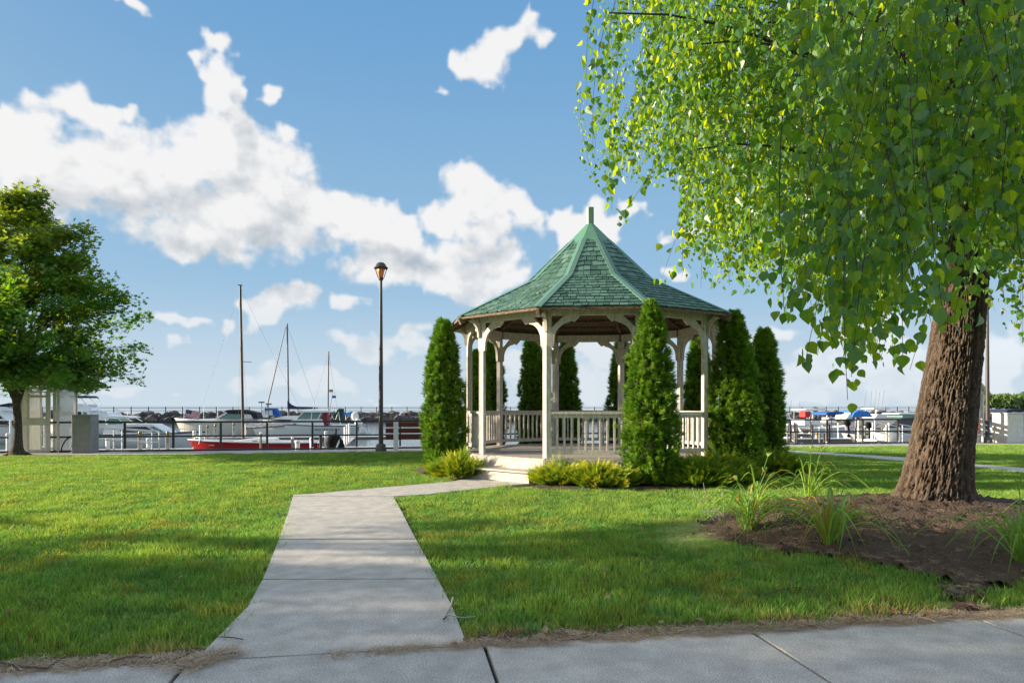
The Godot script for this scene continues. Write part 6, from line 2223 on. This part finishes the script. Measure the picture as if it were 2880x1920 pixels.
	for q in [[2385, 1125, 3.1], [2395, 1060, 3.2], [2262, 1035, 3.3], [2300, 1000, 3.4], [2340, 960, 3.2], [2450, 985, 3.3], [2560, 1040, 3.4], [2540, 1000, 3.3], [2655, 900, 3.0]]:
		strands.append([float(q[0]), float(q[1]), q[2], 0.75, 0.4])
	for i in 90:
		var px: float = R.call(2770.0, 3150.0)
		strands.append([px, low_edge(px) - 850.0 * rng.randf(), R.call(5.5, 9.0), R.call(1.0, 2.0), 0.15])
	for i in 160:
		var px: float = R.call(2250.0, 2950.0)
		strands.append([px, 640.0 - 700.0 * rng.randf(), R.call(9.0, 11.5), R.call(1.2, 2.2), 0.15])
	for i in 380:      # the crown above the frame, which shades what hangs below
		var px: float = R.call(1850.0, 3500.0)
		strands.append([px, R.call(-900.0, -40.0), R.call(4.0, 11.8), R.call(1.2, 2.2), 0.2])
	var outline := [Vector2(0.0, 0.04), Vector2(0.06, 0.22), Vector2(0.13, 0.36), Vector2(0.15, 0.34), Vector2(0.25, 0.46), Vector2(0.27, 0.43), Vector2(0.38, 0.48), Vector2(0.41, 0.44), Vector2(0.52, 0.42), Vector2(0.55, 0.37), Vector2(0.66, 0.31), Vector2(0.69, 0.26), Vector2(0.80, 0.17), Vector2(0.90, 0.07), Vector2(1.0, 0.0)]
	var leaf_meshes := []
	for k in 4:
		var lb := MB.new()
		leaf_shape(lb, Vector3(0, -0.12, 0), Vector3(0, -1, 0), Vector3(1, 0, 0), Vector3(0, 0, 1), 1.0, 0.86 + 0.06 * k, outline, 0.16 + 0.12 * k)
		# a gentle curl
		for i in lb.v.size():
			lb.v[i].z += -0.16 * pow(lb.v[i].y, 2.0) * (k - 1.2)
		lb.tri(Vector3(-0.008, 0.0, 0), Vector3(0.008, -0.15, 0), Vector3(0.012, 0.0, 0))
		leaf_meshes.append(lb.mesh())
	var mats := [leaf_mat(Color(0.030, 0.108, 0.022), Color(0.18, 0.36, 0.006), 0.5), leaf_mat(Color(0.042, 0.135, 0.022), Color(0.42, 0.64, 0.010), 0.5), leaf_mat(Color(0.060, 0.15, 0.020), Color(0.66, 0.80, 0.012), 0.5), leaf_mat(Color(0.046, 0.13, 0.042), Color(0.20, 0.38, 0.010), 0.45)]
	for i in [1, 2]:
		mats[i].metallic_specular = 0.36
	for i in [0, 3]:
		mats[i].roughness = 0.40
	var places := [[], [], [], []]
	var near := []
	var stems := MB.new()
	var k2 := 0
	for s in strands:
		var low := seen(s[0], s[1], s[2])
		var L: float = s[3]
		# a strand falls from a side shoot: out from the trunk's side first, then down
		var inward := (Vector3(axis(low.y + L).x, 0, axis(0).z) - Vector3(low.x, 0, low.z))
		inward = inward.normalized() if inward.length() > 0.5 else Vector3(rng.randfn(), 0, rng.randfn()).normalized()
		var top: Vector3 = low + Vector3(0, L, 0) + inward * L * s[4] * rng.randf_range(0.6, 1.6) + Vector3(rng.randf_range(-0.5, 0.5), 0, rng.randf_range(-0.4, 0.4)) * L * 0.6
		var bend: Vector3 = low.lerp(top, 0.55) - inward * L * 0.10
		var pts := []
		for i in 7:
			var f := i / 6.0
			pts.append(top.lerp(bend, f).lerp(bend.lerp(low, f), f) - TREE)
		stems.tube(pts, [0.0035, 0.003, 0.0025, 0.002, 0.0018, 0.0015, 0.0012], 4, false)
		if k2 % 9 == 0 and top.y > 2.4:      # the branch that bears it
			var h := clampf(top.y * 0.75 + rng.randf_range(-0.5, 1.5), 3.0, 8.5)
			var root := axis(h)
			var arch := root.lerp(top, 0.55) + Vector3(0, 0.45 + 0.12 * root.distance_to(top), 0)
			var br := []
			for i in 9:
				var f := i / 8.0
				br.append(root.lerp(arch, f).lerp(arch.lerp(top, f), f) - TREE)
			stems.tube(br, [0.05, 0.042, 0.034, 0.027, 0.021, 0.016, 0.012, 0.009, 0.006], 6, false)
		k2 += 1
		var n := int(L / 0.034)
		for i in n:
			var f := (i + rng.randf()) / n
			if f < 0.08: continue
			var p: Vector3 = top.lerp(bend, f).lerp(bend.lerp(low, f), f)
			p += Vector3(rng.randf_range(-1, 1), rng.randf_range(-0.5, 0.5), rng.randf_range(-1, 1)) * (0.09 if s[4] < 0.4 else 0.05)
			var size := rng.randf_range(0.046, 0.082) * (0.8 if f > 0.93 else 1.0)
			var tiltax := Vector3(rng.randfn(), 0, rng.randfn()).normalized()
			var bs := Basis(tiltax, rng.randf_range(-0.75, 0.75)) * rot_y(rng.randf() * TAU)
			bs = bs * size
			var m := rng.randi() % 4
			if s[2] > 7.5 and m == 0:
				m = 2      # brighter leaf colour on the far side, standing in for sunlight
			var place := Transform3D(bs, p - TREE)
			if s[2] < 4.5 and p.y < 1.5 + 0.60 * s[2]:
				near.append([place, m, s[2] / size])
			else:
				places[m].append(place)
	near.sort_custom(func(x, y): return x[2] < y[2])
	for i in near.size():
		if i < 300:
			part("leaf", leaf_meshes[i % 4], mats[near[i][1]], t, near[i][0])
		else:
			places[near[i][1]].append(near[i][0])
	for k in 4:
		many("foliage", leaf_meshes[k], mats[k], t, places[k])
	part("branches", stems.mesh(), twig, t)


# ---------------------------------------------------------------- lilies, twigs, fallen leaves
func bed_plants() -> void:
	var green := leaf_mat(Color(0.11, 0.24, 0.045), Color(0.3, 0.44, 0.03), 0.45)
	var light := leaf_mat(Color(0.19, 0.35, 0.06), Color(0.4, 0.52, 0.04), 0.45)
	var gone := leaf_mat(Color(0.30, 0.20, 0.035), Color(0.3, 0.22, 0.03), 0.6)
	var blades := []
	for k in 8:
		var b := MB.new()
		var reach := 0.13 + 0.095 * k
		var rise := 0.50 - 0.022 * k
		var prev := []
		for i in 10:
			var f := i / 9.0
			var p := Vector3(reach * pow(f, 1.3), rise * (sin(minf(f, 0.72) / 0.72 * PI * 0.5) - maxf(0.0, f - 0.55) * maxf(0.0, f - 0.55) * (0.5 + 0.55 * k)), 0)
			var w := 0.0085 * (0.75 + 0.5 * sin(f * PI)) * (1.0 - pow(f, 4.0)) + 0.0006
			var row := [p + Vector3(0, 0.004, -w), p - Vector3(0, 0.003, 0), p + Vector3(0, 0.004, w)]
			if i > 0:
				b.quad(prev[0], prev[1], row[1], row[0])
				b.quad(prev[1], prev[2], row[2], row[1])
			prev = row
		blades.append(b.mesh())
	var bud := MB.new()
	bud.lathe(Vector3.ZERO, [Vector2(0, 0), Vector2(0.008, 0.01), Vector2(0.011, 0.035), Vector2(0.006, 0.06), Vector2(0, 0.066)], 7)
	var bm := bud.mesh()
	for q in [[Vector3(2.56, 0, -7.35), 64, 2, "daylily clump at the soil bed's left end"],
			[Vector3(3.14, 0, -6.75), 56, 2, "daylily clump with yellowing leaves in the middle of the bed"],
			[Vector3(4.55, 0, -6.05), 53, 2, "daylily clump right of the trunk's foot with a dangling brown leaf"],
			[Vector3(4.18, 0, -9.55), 30, 2, "slender daylily behind the bed, left of the trunk"],
			[Vector3(2.95, 0, -8.25), 14, 1, "sparse daylily with one looping leaf behind the left clump"],
			[Vector3(5.35, 0, -6.6), 28, 0, "daylily clump at the right border of the view"]]:
		var p: Vector3 = q[0]
		p.y = mound(p.x, -p.z) + 0.02
		var t := thing("daylily", p, rng.randf() * TAU, q[3], "plant", "daylilies in the soil bed")
		for i in q[1]:
			var a := rng.randf() * TAU
			var s := rng.randf_range(0.75, 1.2)
			var m := gone if rng.randf() < (0.12 if q[3].contains("yellowing") else 0.04) else (light if rng.randf() < 0.4 else green)
			part("leaf", blades[rng.randi() % 8 if rng.randf() < 0.8 else 7], m, t, Transform3D(rot_y(a) * Basis(Vector3(1, 0, 0), rng.randf_range(-0.25, 0.25)) * s, Vector3(rng.randf_range(-0.06, 0.06), 0, rng.randf_range(-0.06, 0.06))))
		for i in q[2]:
			var a := rng.randf() * TAU
			var h := rng.randf_range(0.55, 0.72)
			var b := MB.new()
			var tip := Vector3(cos(a) * 0.16, h, sin(a) * 0.16)
			b.tube([Vector3.ZERO, Vector3(cos(a) * 0.05, h * 0.55, sin(a) * 0.05), tip], [0.006, 0.005, 0.004], 6)
			var st := part("flower_stalk", b.mesh(), green, t)
			for k in 3:
				part("bud", bm, light if k else gone, st, Transform3D(Basis(Vector3(rng.randfn(), 0, rng.randfn()).normalized(), rng.randf_range(0.3, 0.9)), tip))
	# bare grey twigs between the evergreens and the bed
	var grey := mat(Color(0.36, 0.33, 0.30), 0.8)
	var brown := mat(Color(0.10, 0.07, 0.05), 0.8)
	var t := thing("dead_shrub", Vector3(2.55, 0.02, -7.9), 0, "bare pale grey twigs of a dead shrub behind the left daylily", "shrub")
	for i in 7:
		var b := MB.new()
		var a := rng.randf() * TAU
		var p := Vector3.ZERO
		var d := Vector3(cos(a) * 0.5, 1.0, sin(a) * 0.5).normalized()
		var pts := [p]
		for k in 5:
			d = (d + Vector3(rng.randfn(), rng.randfn() * 0.5, rng.randfn()) * 0.35).normalized()
			p += d * 0.12
			pts.append(p)
			if k > 1:
				var e := (d + Vector3(rng.randfn(), rng.randfn(), rng.randfn()) * 0.7).normalized()
				b.tube([p, p + e * 0.06, p + e * 0.11 + Vector3(0, 0.02, 0)], [0.0035, 0.003, 0.002], 4)
		b.tube(pts, [0.006, 0.005, 0.005, 0.004, 0.003, 0.0025], 5)
		part("twig", b.mesh(), grey, t)
	var sticks := [[[Vector2(1274, 1690), Vector2(1268, 1715), Vector2(1247, 1752), Vector2(1262, 1741), Vector2(1300, 1748), Vector2(1338, 1744)], 0.008, grey, "forked pale stick lying on the path's right edge"],
		[[Vector2(2155, 1680), Vector2(2190, 1668), Vector2(2235, 1660), Vector2(2290, 1668), Vector2(2325, 1684)], 0.006, brown, "thin dark twig lying on the grass below the soil bed"],
		[[Vector2(0, 1876), Vector2(60, 1888), Vector2(130, 1892), Vector2(168, 1866)], 0.007, brown, "dark curved twig on dry grass at the lower left corner"],
		[[Vector2(310, 1872), Vector2(360, 1858), Vector2(425, 1861)], 0.006, brown, "dark twig on the pavement's edge left of the path"],
		[[Vector2(488, 1866), Vector2(520, 1854), Vector2(530, 1848)], 0.006, brown, "short dark stick where the dry grass meets the crack"],
		[[Vector2(592, 1854), Vector2(640, 1850), Vector2(672, 1847)], 0.005, brown, "straight thin stick on the pavement by the path joint"],
		[[Vector2(620, 1801), Vector2(655, 1803), Vector2(684, 1808)], 0.004, brown, "thin straw lying on the path's lower left corner"],
		[[Vector2(2580, 1745), Vector2(2612, 1750), Vector2(2640, 1760)], 0.005, grey, "pale twig by the pavement below the soil bed's tail"]]
	for q in sticks:
		var pts := []
		for p in q[0]:
			var gp := ground_at(p.x, p.y)
			gp.y = 0.02 + q[1]
			pts.append(gp)
		var b := MB.new()
		b.tube(pts, [q[1], q[1], q[1] * 0.8, q[1] * 0.6, q[1] * 0.5], 6)
		tag(part("stick", b.mesh(), q[2], self), q[3], "stick", "sticks on the ground")


func litter() -> void:
	var e := (WALK_B - WALK_A).normalized()
	var n := Vector2(-e.y, e.x)
	var o := Vector2(-0.172, 4.27)
	var path := outline_of("path")
	# dry clippings along the pavement's edge
	var tile := MB.new()
	for i in 60:
		var a := rng.randf() * TAU
		var c := Color(0.70, 0.57, 0.40).lerp(Color(0.24, 0.13, 0.08), rng.randf())
		var p := Vector3(rng.randf_range(-0.09, 0.09), 0.004 + rng.randf() * 0.012, rng.randf_range(-0.09, 0.09))
		var l := Vector3(cos(a), rng.randf_range(-0.1, 0.25), sin(a)) * rng.randf_range(0.03, 0.09)
		tile.col = c
		var s := Vector3(-sin(a), 0, cos(a)) * 0.0016
		tile.quad(p - s, p + l - s, p + l + s, p + s)
	var dry := leaf_mat(Color(1, 1, 1), Color(0.2, 0.2, 0.2), 0.8, true)
	var places := []
	var wob := noise(1.2, 2, 44)
	var x := -6.0
	while x < 6.5:
		var w := 0.06 + 0.10 * wob.get_noise_1d(x * 1.5) + (0.05 if x < -1.4 else 0.0)
		for k in 3:
			var q := o + e * x + n * rng.randf_range(-0.03, w)
			var drop := walk_distance(q.x, q.y)
			if absf(drop) > 0.4:
				q -= n * (drop - rng.randf_range(-0.02, 0.15))
			if Geometry2D.is_point_in_polygon(q + Vector2(0.03, 0.0), path) and Geometry2D.is_point_in_polygon(q - Vector2(0.03, 0.0), path):
				continue
			places.append(Transform3D(rot_y(rng.randf() * TAU) * rng.randf_range(0.5, 1.0), Vector3(q.x, 0.002 + rng.randf() * 0.012, -q.y)))
		x += 0.055
	for i in 11:      # the tuft of pale straw in the crack left of the path
		var f := rng.randf()
		places.append(Transform3D(rot_y(rng.randf() * TAU) * rng.randf_range(0.7, 1.2), Vector3(lerpf(-1.75, -1.86, f) + rng.randf_range(-0.06, 0.06), 0.02, -lerpf(4.12, 3.75, f))))
	for i in 500:      # straw over the soil bed
		var q := Vector2(rng.randf_range(1.9, 5.6), rng.randf_range(4.8, 8.0))
		if Geometry2D.is_point_in_polygon(q, outline_of("soil")):
			places.append(Transform3D(rot_y(rng.randf() * TAU) * rng.randf_range(0.5, 0.9), Vector3(q.x, mound(q.x, q.y) + 0.03, -q.y)))
	many("dry_grass", tile.mesh(), dry, self, places)
	# earth under the clippings
	var rows := []
	for j in 3:
		var row := PackedVector3Array()
		for i in 120:
			var q := o + e * (-6.5 + i * 0.11) + n * (-0.035 + j * 0.17 + 0.05 * wob.get_noise_1d(i * 0.6 + j * 40.0))
			var drop := walk_distance(q.x, q.y) - n.dot(q - o)
			q -= n * drop
			row.append(Vector3(q.x, 0.004 if j < 2 else -0.012, -q.y))
		rows.append(row)
	var b := MB.new()
	for j in 2:
		for i in 119:
			var mid := Vector2(rows[j][i].x, -rows[j][i].z)
			if mid.x > -1.9 and mid.x < -0.3:
				continue
			b.quad(rows[j][i], rows[j][i + 1], rows[j + 1][i + 1], rows[j + 1][i])
	tag(part("bare_earth", b.mesh(), M.soil, self), "", "", "", "structure")
	# weeds in the joint between path and pavement
	var weed := grass_tile(0.08, 26, 0.012, 0.03, 0.1)
	places = []
	for i in 26:
		var f := rng.randf()
		var q := o + e * lerpf(-1.72, -0.25, f)
		if noise(3.0, 1, 3).get_noise_1d(f * 9.0) > -0.05:
			places.append(Transform3D(rot_y(rng.randf() * TAU) * rng.randf_range(0.6, 1.1), Vector3(q.x, 0.0, -q.y)))
	for j in [5.93, 7.71, 9.38]:
		for i in 14:
			var l := strip_point(PATH_L, j)
			var r := strip_point(PATH_R, j)
			var q := l.lerp(r, rng.randf() if i > 6 else (rng.randf() * 0.08 if i % 2 else 1.0 - rng.randf() * 0.08))
			places.append(Transform3D(rot_y(rng.randf() * TAU) * rng.randf_range(0.35, 0.75), Vector3(q.x, 0.0, -q.y + 0.012)))
	many("weeds", weed, leaf_mat(Color(1, 1, 1), Color(0.9, 0.92, 0.5), 0.5, true), self, places)
	# clods on the bed
	var clod := rock_mesh(77)
	places = []
	for i in 900:
		var q := Vector2(rng.randf_range(1.9, 6.5), rng.randf_range(4.8, 9.0))
		if Geometry2D.is_point_in_polygon(q, outline_of("soil")):
			var s := 0.008 + 0.022 * pow(rng.randf(), 3.0)
			places.append(Transform3D(Basis(Vector3(rng.randfn(), rng.randfn(), rng.randfn()).normalized(), rng.randf() * TAU) * s, Vector3(q.x, mound(q.x, q.y) + 0.02 + rng.randf() * 0.03, -q.y)))
	many("soil_clods", clod, M.soil, self, places)
	# brown fallen leaves
	var lb := MB.new()
	leaf_shape(lb, Vector3.ZERO, Vector3(1, 0.1, 0), Vector3(0, 0, 1), Vector3.UP, 1.0, 0.8, [Vector2(0, 0.03), Vector2(0.2, 0.35), Vector2(0.4, 0.5), Vector2(0.5, 0.36), Vector2(0.7, 0.38), Vector2(0.8, 0.2), Vector2(1.0, 0.0)], 0.35)
	var fallen := [leaf_mat(Color(0.22, 0.085, 0.04), Color(0.2, 0.1, 0.05), 0.6), leaf_mat(Color(0.30, 0.19, 0.12), Color(0.2, 0.15, 0.08), 0.6)]
	var sets := [[], []]
	for i in 110:
		var q := o + e * rng.randf_range(-0.2, 3.4) + n * rng.randf_range(-0.03, 0.16)
		if i > 70:
			q = Vector2(rng.randf_range(-4.0, 4.0), rng.randf_range(4.6, 9.0))
			if Geometry2D.is_point_in_polygon(q, path): continue
		sets[i % 2].append(Transform3D(Basis(Vector3(rng.randfn(), 0.0, rng.randfn()).normalized(), rng.randf_range(-0.8, 0.8)) * rot_y(rng.randf() * TAU) * rng.randf_range(0.035, 0.065), Vector3(q.x, mound(q.x, q.y) + rng.randf_range(0.025, 0.04), -q.y)))
	for k in 2:
		many("fallen_leaves", lb.mesh(), fallen[k], self, sets[k])
